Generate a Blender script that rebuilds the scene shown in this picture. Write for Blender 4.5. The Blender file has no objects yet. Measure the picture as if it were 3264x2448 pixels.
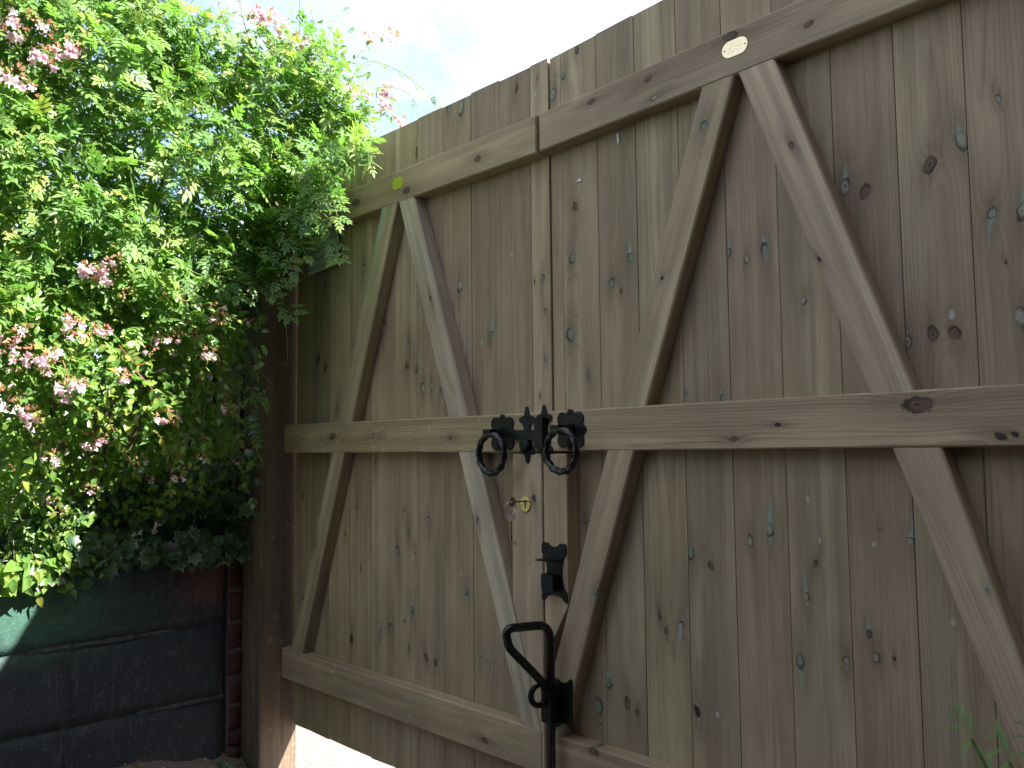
import bpy, math, random
import numpy as np
from mathutils import Vector, Matrix
random.seed(7); rng = np.random.default_rng(7)
SC = bpy.context.scene
COL = SC.collection
rad = math.radians

# ------------------------------------------------------------------ camera, sky, sun, exposure
FPX, CX, CY = 2767.0, 1632.0, 1224.0           # focal length and centre in photo pixels
D0, EYE = 1.47, 1.03                           # metres from lens to the gate boards; lens height
_d = np.array([-1000 - CX, 1458 - CY, FPX]); _d /= np.linalg.norm(_d)
_p2 = np.array([4000 - CX, 1458 - .0098 * 5000 - CY, FPX])
_up = np.cross(_d, _p2); _up /= np.linalg.norm(_up)
if _up[1] > 0: _up = -_up
_U = -_d; _N = np.cross(_U, _up)
if _N[2] < 0: _N = -_N
B = np.array([_U, _N, _up])                    # camera space (x right, y down, z forward) -> world
cam_d = bpy.data.cameras.new('camera'); cam = bpy.data.objects.new('camera', cam_d); COL.objects.link(cam)
cr, cu, cb = B @ np.array([1, 0, 0]), B @ np.array([0, -1, 0]), B @ np.array([0, 0, -1])
M = Matrix(((cr[0], cu[0], cb[0], 0), (cr[1], cu[1], cb[1], -D0), (cr[2], cu[2], cb[2], EYE), (0, 0, 0, 1)))
cam.matrix_world = M
cam_d.sensor_width = 36; cam_d.lens = FPX / 3264 * 36; cam_d.clip_start = .02; cam_d.clip_end = 2000
cam_d.dof.use_dof = True; cam_d.dof.focus_distance = 2.0; cam_d.dof.aperture_fstop = 16
SC.camera = cam

SUN = Vector((.95, .54, 1.0)).normalized()     # towards the sun: beyond the gate, to the right
world = bpy.data.worlds.new('World'); SC.world = world; world.use_nodes = True
wt = world.node_tree; wn = wt.nodes; wl = wt.links
bg = wn['Background']
sky = wn.new('ShaderNodeTexSky'); sky.sky_type = 'NISHITA'; sky.sun_disc = False
sky.sun_elevation = math.asin(SUN.z); sky.sun_rotation = math.atan2(SUN.x, SUN.y)
sky.dust_density = 1.5
tc = wn.new('ShaderNodeTexCoord'); mp = wn.new('ShaderNodeMapping'); mp.inputs['Scale'].default_value = (1, 1, 1.6)
mp.inputs['Location'].default_value = (3.1, .4, .25)
nz = wn.new('ShaderNodeTexNoise'); nz.inputs['Scale'].default_value = 2.1; nz.inputs['Detail'].default_value = 7; nz.inputs['Roughness'].default_value = .55
rp = wn.new('ShaderNodeValToRGB'); rp.color_ramp.elements[0].position = .34; rp.color_ramp.elements[1].position = .56
mx = wn.new('ShaderNodeMix'); mx.data_type = 'RGBA'
wl.new(tc.outputs['Generated'], mp.inputs['Vector']); wl.new(mp.outputs['Vector'], nz.inputs['Vector'])
wl.new(nz.outputs['Fac'], rp.inputs['Fac']); wl.new(rp.outputs['Color'], mx.inputs['Factor'])
nz2 = wn.new('ShaderNodeTexNoise'); nz2.inputs['Scale'].default_value = 4.5; nz2.inputs['Detail'].default_value = 6
rp2 = wn.new('ShaderNodeValToRGB'); rp2.color_ramp.elements[0].position = .43; rp2.color_ramp.elements[0].color = (2.5, 2.95, 3.9, 1); rp2.color_ramp.elements[1].position = .62; rp2.color_ramp.elements[1].color = (5.6, 5.75, 6.1, 1)
wl.new(mp.outputs['Vector'], nz2.inputs['Vector']); wl.new(nz2.outputs['Fac'], rp2.inputs['Fac']); wl.new(rp2.outputs['Color'], mx.inputs['B'])
wl.new(sky.outputs['Color'], mx.inputs['A'])
wl.new(mx.outputs['Result'], bg.inputs['Color']); bg.inputs['Strength'].default_value = .093
sd = bpy.data.lights.new('sun', 'SUN'); sd.energy = 5.0; sd.angle = rad(.5); sd.color = (1, .95, .87)
so = bpy.data.objects.new('sun', sd); COL.objects.link(so); so.rotation_euler = SUN.to_track_quat('Z', 'Y').to_euler()
so.location = (3, 4, 8)
vs = SC.view_settings; vs.view_transform = 'Standard'; vs.look = 'None'; vs.gamma = 1; vs.use_curve_mapping = False
vs.exposure = 2.12
SC.cycles.max_bounces = 7; SC.cycles.diffuse_bounces = 4; SC.cycles.glossy_bounces = 3; SC.cycles.transmission_bounces = 4

# ------------------------------------------------------------------ helpers
def ray(px, py): return B @ np.array([px - CX, py - CY, FPX])
def P(px, py, Y=0.0):                           # point of a plane parallel to the gate
    r = ray(px, py); t = (Y + D0) / r[1]; return Vector((r[0] * t, Y, r[2] * t + EYE))
def W(px, py, X):                               # point of a plane parallel to the side wall
    r = ray(px, py); t = X / r[0]; return Vector((X, r[1] * t - D0, r[2] * t + EYE))
def R(px, py, depth):                           # point at a given depth from the lens
    r = ray(px, py) * depth / FPX; return Vector((r[0], r[1] - D0, r[2] + EYE))
WM = {}
def link(o, parent=None, mw=None):
    COL.objects.link(o); mw = mw or Matrix.Identity(4); WM[o] = mw
    if parent is not None:
        o.parent = parent; o.matrix_parent_inverse = WM[parent].inverted()
    o.matrix_basis = mw
    return o
def tag(o, label=None, cat=None, group=None, kind=None):
    if label: o['label'] = label
    if cat: o['category'] = cat
    if group: o['group'] = group
    if kind: o['kind'] = kind
    return o
def empty(name, loc, label, cat, group=None):
    o = bpy.data.objects.new(name, None); o.empty_display_size = .1
    return tag(link(o, None, Matrix.Translation(loc)), label, cat, group)
def mesh(name, V, F, mat, parent=None, mw=None, smooth=False):
    me = bpy.data.meshes.new(name); me.from_pydata([tuple(v) for v in V], [], F); me.update()
    if mat: me.materials.append(mat)
    if smooth: me.polygons.foreach_set('use_smooth', [True] * len(me.polygons))
    return link(bpy.data.objects.new(name, me), parent, mw)
class MB:                                        # collects simple solids into one mesh
    def __init__(s): s.V = []; s.F = []
    def add(s, V, F): n = len(s.V); s.V += [Vector(v) for v in V]; s.F += [[i + n for i in f] for f in F]; return s
    def box(s, a, b, m=None):
        (x0, y0, z0), (x1, y1, z1) = a, b
        V = [Vector(v) for v in ((x0,y0,z0),(x1,y0,z0),(x1,y1,z0),(x0,y1,z0),(x0,y0,z1),(x1,y0,z1),(x1,y1,z1),(x0,y1,z1))]
        if m: V = [m @ v for v in V]
        return s.add(V, [[0,3,2,1],[4,5,6,7],[0,1,5,4],[1,2,6,5],[2,3,7,6],[3,0,4,7]])
    def tube(s, pts, r, n=10, caps=True):
        pts = [Vector(p) for p in pts]; rs = r if isinstance(r, (list, tuple)) else [r] * len(pts)
        V = []; F = []; up = None
        for i, p in enumerate(pts):
            t = (pts[min(i + 1, len(pts) - 1)] - pts[max(i - 1, 0)]).normalized()
            if up is None: up = t.orthogonal().normalized()
            up = (up - t * up.dot(t)).normalized(); w = t.cross(up)
            V += [p + (up * math.cos(2*math.pi*k/n) + w * math.sin(2*math.pi*k/n)) * rs[i] for k in range(n)]
        for i in range(len(pts) - 1):
            for k in range(n): F.append([i*n+k, i*n+(k+1) % n, (i+1)*n+(k+1) % n, (i+1)*n+k])
        if caps: F.append(list(range(n))[::-1]); F.append([(len(pts)-1)*n+k for k in range(n)])
        return s.add(V, F)
    def plate(s, out, y0, y1, bev=.0008):         # outline in (x,z), star-shaped about its centre; front at y0
        c = sum((Vector((p[0], 0, p[1])) for p in out), Vector()) / len(out)
        a = [Vector((p[0], 0, p[1])) for p in out]; n = len(a)
        ins = [p + (c - p).normalized() * bev for p in a]
        V = [Vector((p.x, y0, p.z)) for p in ins] + [Vector((p.x, y0 + bev, p.z)) for p in a] + [Vector((p.x, y1, p.z)) for p in a]
        F = [list(range(n))]
        for i in range(n):
            j = (i + 1) % n; F += [[i, n+i, n+j, j], [n+i, 2*n+i, 2*n+j, n+j]]
        F.append([2*n + i for i in range(n)][::-1]); return s.add(V, F)
    def build(s, name, mat, parent=None, mw=None, smooth=False): return mesh(name, s.V, s.F, mat, parent, mw, smooth)
def place(v): return Matrix.Translation(v)
def shade_auto(o, ang=40):
    me = o.data; me.polygons.foreach_set('use_smooth', [True] * len(me.polygons))
    try: me.set_sharp_from_angle(angle=rad(ang))
    except Exception: pass
    return o

# ------------------------------------------------------------------ node helpers
class NT:
    def __init__(s, name):
        s.m = bpy.data.materials.new(name); s.m.use_nodes = True; s.t = s.m.node_tree
        s.t.nodes.clear(); s.out = s.t.nodes.new('ShaderNodeOutputMaterial')
    def n(s, typ, **k):
        x = s.t.nodes.new(typ)
        for a, v in k.items(): setattr(x, a, v)
        return x
    def set(s, sock, v):
        if hasattr(v, 'links') or isinstance(v, bpy.types.NodeSocket): s.t.links.new(v, sock)
        else:
            if isinstance(v, (tuple, list)) and len(v) == 3 and sock.type == 'RGBA': v = (*v, 1)
            sock.default_value = v
    def math(s, op, a, b=None, c=None, clamp=False):
        x = s.n('ShaderNodeMath', operation=op, use_clamp=clamp); s.set(x.inputs[0], a)
        if b is not None: s.set(x.inputs[1], b)
        if c is not None: s.set(x.inputs[2], c)
        return x.outputs[0]
    def mixc(s, f, a, b, mode='MIX'):
        x = s.n('ShaderNodeMix', data_type='RGBA', blend_type=mode); s.set(x.inputs['Factor'], f); s.set(x.inputs['A'], a); s.set(x.inputs['B'], b)
        return x.outputs['Result']
    def mr(s, v, a, b, c=0., d=1., smooth=False):
        x = s.n('ShaderNodeMapRange'); x.interpolation_type = 'SMOOTHSTEP' if smooth else 'LINEAR'
        for i, q in enumerate((v, a, b, c, d)): s.set(x.inputs[i], q)
        return x.outputs[0]
    def vmath(s, op, a, b=None):
        x = s.n('ShaderNodeVectorMath', operation=op); s.set(x.inputs[0], a)
        if b is not None: s.set(x.inputs[1], b)
        return x.outputs[0]
    def noise(s, vec, scale=5, detail=3, rough=.5, dist=0):
        x = s.n('ShaderNodeTexNoise'); s.set(x.inputs['Vector'], vec); x.inputs['Scale'].default_value = scale
        x.inputs['Detail'].default_value = detail; x.inputs['Roughness'].default_value = rough; x.inputs['Distortion'].default_value = dist
        return x.outputs['Fac']
    def obj(s): return s.n('ShaderNodeTexCoord').outputs['Object']
    def bump(s, h, strength=.3, dist=.002):
        x = s.n('ShaderNodeBump'); x.inputs['Strength'].default_value = strength; x.inputs['Distance'].default_value = dist; s.set(x.inputs['Height'], h); return x.outputs[0]
    def bsdf(s, col, rough=.7, metal=0, normal=None, spec=.5, coat=0):
        x = s.n('ShaderNodeBsdfPrincipled'); s.set(x.inputs['Base Color'], col); s.set(x.inputs['Roughness'], rough)
        x.inputs['Metallic'].default_value = metal; x.inputs['Specular IOR Level'].default_value = spec; x.inputs['Coat Weight'].default_value = coat
        if normal is not None: s.set(x.inputs['Normal'], normal)
        s.t.links.new(x.outputs[0], s.out.inputs['Surface']); return x

KC = {'g': ((.225, .255, .185), (.055, .05, .036)), 'b': ((.155, .105, .065), (.05, .034, .024)), 'p': ((.34, .32, .24), (.07, .052, .036)),
      'w': ((.46, .47, .41), (.30, .28, .22)), 'd': ((.035, .028, .022), (.05, .035, .025))}
def wood(name, knots=(), early=(.36, .285, .195), late=(.20, .135, .082), seed=0, ax=0., ay=.05, tx=0., ty=.008, freq=230, rough=.72, contrast=.75, stain=None, dirt=0.):
    """sawn softwood, grain along local z; knots are (x, z, size, type, streak_up, streak_down) in local metres"""
    early = (early[0] * 1.25, early[1] * 1.20, early[2] * 1.11); late = tuple(q * 1.22 for q in late)
    m = NT(name); p = m.obj()
    sp = m.n('ShaderNodeSeparateXYZ'); m.set(sp.inputs[0], p); x, y, z = sp.outputs
    off = m.vmath('ADD', p, (seed * 3.7, seed * 1.9, seed * 5.3))
    nA = m.noise(m.vmath('MULTIPLY', off, (9, 9, 1.1)), 1, 3)
    nB = m.noise(m.vmath('MULTIPLY', off, (26, 26, 2.2)), 1, 2)
    nF = m.noise(m.vmath('MULTIPLY', off, (420, 420, 9)), 1, 3, .6)
    nG = m.noise(m.vmath('MULTIPLY', off, (95, 60, 2.0)), 1, 3)
    nK = m.noise(off, 85, 4, .6)
    dx = m.math('SUBTRACT', m.math('SUBTRACT', x, ax), m.math('MULTIPLY', z, tx))
    dy = m.math('SUBTRACT', m.math('SUBTRACT', y, ay), m.math('MULTIPLY', z, ty))
    r = m.math('SQRT', m.math('ADD', m.math('MULTIPLY', dx, dx), m.math('MULTIPLY', dy, dy)))
    r = m.math('ADD', r, m.math('MULTIPLY', nA, .030)); r = m.math('ADD', r, m.math('MULTIPLY', nB, .005))
    ks = []
    for (kx, kz, s, ty_, su, sdn) in knots:
        kr_ = random.Random(round(kx * 1e4) * 31 + round(kz * 1e4)); e = kr_.uniform(1.15, 1.9); sl_ = kr_.uniform(-.35, .35)
        ddz = m.math('DIVIDE', m.math('SUBTRACT', z, kz), s * e); ddx = m.math('ADD', m.math('DIVIDE', m.math('SUBTRACT', x, kx), s), m.math('MULTIPLY', ddz, sl_))
        d = m.math('SQRT', m.math('ADD', m.math('MULTIPLY', ddx, ddx), m.math('MULTIPLY', ddz, ddz)))
        d = m.math('ADD', d, m.math('MULTIPLY', m.math('SUBTRACT', nK, .5), 1.0))
        g = m.math('POWER', 2.718, m.math('MULTIPLY', m.math('MULTIPLY', d, d), -.16))
        r = m.math('ADD', r, m.math('MULTIPLY', g, s * (.95 if ty_ != 'w' else .2)))
        hz_ = m.math('MULTIPLY', ddz, .42); dh = m.math('ADD', m.math('MULTIPLY', ddx, ddx), m.math('MULTIPLY', hz_, hz_)); d2 = m.math('ADD', d, m.math('ADD', m.math('MULTIPLY', ddx, kr_.uniform(-.4, .4)), m.math('MULTIPLY', ddz, kr_.uniform(-.35, .35))))
        ks.append((x, z, kx, kz, s, ty_, su, sdn, d, dh, ddx, d2))
    fr = m.math('FRACT', m.math('MULTIPLY', m.math('ADD', r, m.math('MULTIPLY', m.noise(m.vmath('MULTIPLY', off, (0, 0, .3)), 1), 0)), freq))
    late_v = m.math('MULTIPLY', m.math('POWER', fr, 2.0), m.mr(fr, .90, 1.0, 1, 0))
    k = m.math('MULTIPLY', late_v, m.mr(nG, .3, .7, contrast * .40, contrast * 1.15))
    nH = m.noise(m.vmath('MULTIPLY', off, (38, 30, .55)), 1, 2)
    e2 = m.mixc(m.mr(nH, .36, .62), (early[0]*1.10, early[1]*1.11, early[2]*1.08), (early[0]*.74, early[1]*.76, early[2]*.74))
    e2 = m.mixc(m.mr(nA, .42, .62, 0, .6), e2, (early[0]*.93, early[1]*.86, early[2]*.86))
    c = m.mixc(k, e2, late)
    c = m.mixc(1.0, c, m.mr(nF, .25, .75, .84, 1.10), 'MULTIPLY')
    big = m.noise(off, 2.3, 4)
    c = m.mixc(1.0, c, m.mr(big, .3, .7, .74, 1.2), 'MULTIPLY')
    mot = m.noise(m.vmath('MULTIPLY', off, (22, 22, 3.2)), 1, 4, .6)
    c = m.mixc(m.mr(mot, .50, .68, 0, .55), c, (early[0]*.64, early[1]*.60, early[2]*.58)); c = m.mixc(m.mr(mot, .48, .33, 0, .40), c, (early[0]*1.10, early[1]*1.12, early[2]*1.10))
    for (x, z, kx, kz, s, t, su, sdn, d, dh, ddx, d2) in ks:
        pale, dark = KC[t]
        if t != 'w': c = m.mixc(m.math('MULTIPLY', m.math('MULTIPLY', m.math('POWER', 2.718, m.math('MULTIPLY', dh, -.28)), .85), m.mr(m.math('ADD', m.math('MULTIPLY', nF, .5), m.math('MULTIPLY', nG, .5)), .36, .62, .25, 1.0)), c, (.145, .098, .06))
        if su or sdn:
            zz = m.math('DIVIDE', m.math('SUBTRACT', z, kz), s)
            up = m.math('MULTIPLY', m.mr(zz, 0, max(su, .3), 1, 0), m.math('GREATER_THAN', zz, 0.0))
            dn = m.math('MULTIPLY', m.mr(zz, -max(sdn, .3), 0, 0, 1), m.math('LESS_THAN', zz, 0.0))
            a = m.math('ADD', up, dn)
            wv = m.math('POWER', 2.718, m.math('MULTIPLY', m.math('POWER', m.math('ABSOLUTE', m.math('DIVIDE', ddx, m.math('ADD', m.math('MULTIPLY', a, .75), .12))), 2.0), -1.6))
            sm = m.math('MULTIPLY', m.math('MULTIPLY', a, wv), m.mr(m.math('ADD', m.math('MULTIPLY', nF, .55), m.math('MULTIPLY', nK, .45)), .36, .56, .1, 1.35), clamp=True)
            c = m.mixc(sm, c, (.25, .42, .36))
        body = m.mixc(m.mr(m.math('SINE', m.math('MULTIPLY', d, 15.0)), -1, 1, 0, .5), pale, (pale[0]*.6, pale[1]*.6, pale[2]*.6))
        body = m.mixc(m.mr(d2, .45, .95), body, dark)
        body = m.mixc(m.mr(d, .12, .2, 1, 0), body, (pale[0]*.4, pale[1]*.35, pale[2]*.35))
        c = m.mixc(m.mr(d, .88, 1.12, 1, 0), c, body)
    if stain:                                     # long green preservative stain: x0, x1, z0, z1
        x0, x1, z0, z1 = stain
        sm = m.math('MULTIPLY', m.math('MULTIPLY', m.mr(x, x0, x0 + .004), m.mr(x, x1 - .004, x1, 1, 0)), m.mr(z, z0, z1))
        c = m.mixc(m.math('MULTIPLY', sm, m.mr(nG, .3, .6, .4, .9)), c, (.22, .36, .31))
    if dirt:
        dn = m.noise(off, 34, 5, .65); c = m.mixc(m.math('MULTIPLY', m.mr(dn, .60, .70), dirt), c, (.42, .40, .36))
    m.bsdf(c, m.mr(nF, .3, .7, rough - .08, rough + .1), 0, m.bump(nF, .35, .0008), .35)
    return m.m

def simple(name, col, rough=.6, metal=0, var=.12, scale=60, bump=.15, spec=.5, bd=.001):
    m = NT(name); p = m.obj(); n = m.noise(p, scale, 4, .6)
    c = m.mixc(n, tuple(q * (1 - var) for q in col), tuple(min(1, q * (1 + var)) for q in col))
    m.bsdf(c, m.mr(n, .3, .7, max(.05, rough - .08), rough + .08), metal, m.bump(n, bump, bd), spec); return m.m
IRON = simple('black_japanned_iron', (.0055, .0058, .0062), .46, 0, .3, 40, .02, .22, .0004)
IRON2 = simple('black_gloss_iron', (.005, .0055, .0065), .27, 0, .3, 40, .02, .45, .0004)
BRASS = simple('brass', (.50, .38, .17), .38, 1, .15, 90, .08)
STEEL = simple('steel', (.62, .62, .64), .22, 1, .1, 90, .05)
DULLBRASS = simple('dull_brass', (.34, .25, .14), .40, 1, .2, 120, .1)
PAPER = simple('white_paper', (.80, .80, .80), .7, 0, .05)

# ------------------------------------------------------------------ ground and setting
ZG = 0.0
def ground():
    xs = np.concatenate([np.linspace(-300, -6, 14), np.linspace(-5.5, 3, 69), np.linspace(3.5, 300, 14)])
    ys = np.concatenate([np.linspace(-300, -5, 14), np.linspace(-4.5, 4, 69), np.linspace(4.5, 300, 14)])
    V = []; 
    for yy in ys:
        for xx in xs: V.append((xx, yy, 0.0))
    n = len(xs); F = [[j*n+i, j*n+i+1, (j+1)*n+i+1, (j+1)*n+i] for j in range(len(ys)-1) for i in range(n-1)]
    m = NT('paving'); p = m.obj()
    v = m.n('ShaderNodeTexVoronoi'); m.set(v.inputs['Vector'], p); v.inputs['Scale'].default_value = 62; v.inputs['Randomness'].default_value = .25
    n1 = m.noise(p, 5, 5); n2 = m.noise(p, 160, 3)
    c = m.mixc(n1, (.235, .185, .165), (.31, .255, .23)); c = m.mixc(m.mr(n2, .35, .65, 0, .35), c, (.17, .13, .11))
    h = m.math('ADD', m.mr(v.outputs['Distance'], .1, .5, 1, 0), m.math('MULTIPLY', n2, .3))
    m.bsdf(c, .85, 0, m.bump(h, .45, .003))
    return tag(mesh('ground', V, F, m.m), kind='structure')
ground()

def drive():  # unseen dark sheet, added so less light bounces up onto the gate
    m = NT('low_bounce_drive'); p = m.obj(); n1 = m.noise(p, 3, 5); n2 = m.noise(p, 220, 3, .7)
    m.bsdf(m.mixc(m.mr(n2, .4, .65), m.mixc(n1, (.055, .052, .05), (.085, .08, .075)), (.14, .13, .12)), .9, 0, m.bump(n2, .7, .004))
    return tag(mesh('low_bounce_drive', [(-2.6, -14, .004), (3.5, -14, .004), (3.5, -.02, .004), (-2.598, -.02, .004)], [[0, 1, 2, 3]], m.m), kind='structure')
drive()
XW = -2.717                                      # face of the side wall
YP = -.118                                       # front of the gate post, end of the wall
def soil_h(x, y):
    a = min(1, max(0, (x - XW + .05) / .36)); return (.140 if y < -.5 else .140 - .085 * min(1, (y + .5) / .38)) * (1 - a) ** 1.3
def soil():
    nx, ny = 30, 60; V = []; 
    for j in range(ny):
        y = -2.6 + j * (2.47 / (ny - 1))
        for i in range(nx):
            a = i / (nx - 1); x = XW - .05 + a * .36
            h = soil_h(x, y)
            h += (random.random() - .5) * .014 * (1 - a) - .012 * a
            V.append((x, y, h))
    F = [[j*nx+i, j*nx+i+1, (j+1)*nx+i+1, (j+1)*nx+i] for j in range(ny-1) for i in range(nx-1)]
    m = NT('soil'); p = m.obj(); n1 = m.noise(p, 22, 6, .7); n2 = m.noise(p, 120, 4, .7)
    c = m.mixc(n1, (.10, .075, .055), (.25, .20, .16)); c = m.mixc(m.mr(n2, .55, .7), c, (.36, .30, .24))
    m.bsdf(c, .95, 0, m.bump(m.math('ADD', n1, n2), .8, .01))
    return tag(mesh('soil', V, F, m.m), kind='structure')
soil()
def bed():
    V = []; nx, ny = 20, 50
    for j in range(ny):
        for i in range(nx):
            V.append((XW - .16 - i * .14, -3.2 + j * .11, .70 + random.random() * .03 + .02 * i / nx))
    F = [[j*nx+i, (j+1)*nx+i, (j+1)*nx+i+1, j*nx+i+1] for j in range(ny-1) for i in range(nx-1)]
    return tag(mesh('planting_bed', V, F, bpy.data.materials['soil']), kind='structure')
bed()

# ------------------------------------------------------------------ side wall: painted blocks, brick end
def wall():
    w = empty('garden_wall', (XW, -1.2, 0), 'low dark painted block wall with ragged red brick end under the flowering shrub', 'wall')
    m = NT('painted_block'); p = m.n('ShaderNodeNewGeometry').outputs['Position']
    n1 = m.noise(p, 7, 5, .6); n2 = m.noise(p, 130, 4, .7); n3 = m.noise(p, 3.1, 4); n4 = m.noise(p, 30, 5, .7); n5 = m.noise(m.vmath('MULTIPLY', p, (60, 60, 9)), 1, 4, .7)
    sp = m.n('ShaderNodeSeparateXYZ'); m.set(sp.inputs[0], p)
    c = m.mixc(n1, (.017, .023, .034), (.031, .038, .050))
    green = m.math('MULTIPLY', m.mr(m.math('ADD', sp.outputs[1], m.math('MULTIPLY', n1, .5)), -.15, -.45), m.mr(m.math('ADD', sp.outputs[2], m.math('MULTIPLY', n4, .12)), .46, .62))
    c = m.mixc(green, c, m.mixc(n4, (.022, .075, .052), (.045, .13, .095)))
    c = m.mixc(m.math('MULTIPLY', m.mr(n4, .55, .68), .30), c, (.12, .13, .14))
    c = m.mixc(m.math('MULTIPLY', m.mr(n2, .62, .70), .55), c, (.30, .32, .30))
    # scuffed patches and paint worn back to the brick high up near the post
    worn = m.math('MULTIPLY', m.mr(m.math('ADD', sp.outputs[1], m.math('MULTIPLY', n4, .28)), -.22, -.12), m.mr(m.math('ADD', sp.outputs[2], m.math('MULTIPLY', n4, .22)), .62, .70))
    c = m.mixc(m.math('MULTIPLY', worn, m.mr(n2, .3, .55)), c, (.15, .075, .062))
    scuff = m.math('MULTIPLY', m.mr(n5, .56, .68), m.math('MULTIPLY', m.mr(n3, .5, .6), m.mr(sp.outputs[2], .55, .35)))
    c = m.mixc(m.math('MULTIPLY', scuff, .35), c, (.16, .16, .175))
    pm = m.math('ADD', m.math('MULTIPLY', n2, .6), n4)
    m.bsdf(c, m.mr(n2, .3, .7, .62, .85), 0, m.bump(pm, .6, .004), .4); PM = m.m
    mm = NT('mortar_painted'); p = mm.n('ShaderNodeNewGeometry').outputs['Position']; n = mm.noise(p, 40, 5, .7)
    mm.bsdf(mm.mixc(mm.mr(n, .35, .65), (.018, .022, .028), (.085, .09, .10)), .85, 0, mm.bump(n, .9, .008)); MM = mm.m
    # core behind the blocks
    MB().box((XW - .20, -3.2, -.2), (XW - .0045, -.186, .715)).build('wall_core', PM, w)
    def rough_block(y0, y1, z0, z1, mat, name, jit=.003, x0=XW - .10, step=.03, bulge=.0):
        ny = max(2, int((y1 - y0) / step)); nzv = max(2, int((z1 - z0) / step)); V = []; F = []
        for a in range(nzv + 1):
            for b in range(ny + 1):
                e = (a in (0, nzv)) or (b in (0, ny))
                V.append((XW + bulge + (random.random() - .5) * jit - (.0035 if e else 0), y0 + (y1 - y0) * b / ny + (random.random() - .5) * jit * .8, z0 + (z1 - z0) * a / nzv + (random.random() - .5) * jit * .8))
        n = ny + 1
        for a in range(nzv):
            for b in range(ny): F.append([a*n+b, a*n+b+1, (a+1)*n+b+1, (a+1)*n+b])
        rim = [b for b in range(n)] + [a*n+ny for a in range(1, nzv+1)] + [nzv*n+b for b in range(ny-1, -1, -1)] + [a*n for a in range(nzv-1, 0, -1)]
        k = len(V); V += [(x0, V[i][1], V[i][2]) for i in rim]; L = len(rim)
        for i in range(L): F.append([rim[(i+1) % L], rim[i], k+i, k+(i+1) % L])
        o = mesh(name, V, F, mat, w, None, True); return o
    zc = [-.18, .020, .249, .478, .70]; yb = -.185
    for ci in range(4):
        y = yb; first = True
        while y > -3.1:
            L = (.46 if ci % 2 == 0 else .70) if first else .46
            if ci == 1 and first: L = .475
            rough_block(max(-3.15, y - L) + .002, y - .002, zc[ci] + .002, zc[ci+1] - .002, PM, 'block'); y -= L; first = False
    # proud, ragged bed joints
    for zj, ph in ((zc[2], 0), (zc[3], 2)):
        V = []; F = []; n = 110
        for i in range(n):
            y = -1.5 + (1.5 + yb) * i / (n - 1); pr = -.0075 + .012 * max(0, math.sin(i * .075 + ph)) * random.uniform(.6, 1) + random.random() * .0015
            for (dx, dz) in ((-.01, -.009), (pr * .7, -.006), (pr, 0), (pr * .6, .006), (-.01, .009)): V.append((XW + dx, y, zj + dz + (random.random() - .5) * .003))
        for i in range(n - 1):
            for q in range(4): F.append([i*5+q, (i+1)*5+q, (i+1)*5+q+1, i*5+q+1])
        mesh('mortar_ridge', V, F, MM, w, None, True)
    # brick end
    bm = NT('old_red_brick'); p = bm.n('ShaderNodeNewGeometry').outputs['Position']; n1 = bm.noise(p, 25, 5, .7); n2 = bm.noise(p, 120, 4, .7)
    c = bm.mixc(n1, (.058, .018, .018), (.105, .034, .030)); c = bm.mixc(bm.math('MULTIPLY', bm.mr(n2, .62, .7), .6), c, (.34, .27, .25))
    bm.bsdf(c, .85, 0, bm.bump(bm.math('ADD', n1, n2), .8, .006)); BM = bm.m
    mo = NT('lime_mortar'); p = mo.n('ShaderNodeNewGeometry').outputs['Position']; n1 = mo.noise(p, 60, 5, .7)
    mo.bsdf(mo.mixc(n1, (.08, .065, .065), (.19, .15, .145)), .95, 0, mo.bump(n1, 1, .01)); LM = mo.m
    MB().box((XW - .15, -.170, -.1), (XW - .006, YP - .002, .70)).build('mortar_bed', LM, w)
    zs = [.0, .075, .128, .215, .302, .388, .476, .580, .66, .70]
    for i in range(len(zs) - 1):
        if zs[i+1] - zs[i] < .02: continue
        rough_block(-.164 + random.uniform(-.006, .006), YP - .004, zs[i] + .008, zs[i+1] - .008, BM, 'brick', .006, XW - .09, .012, .001)
wall()

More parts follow.
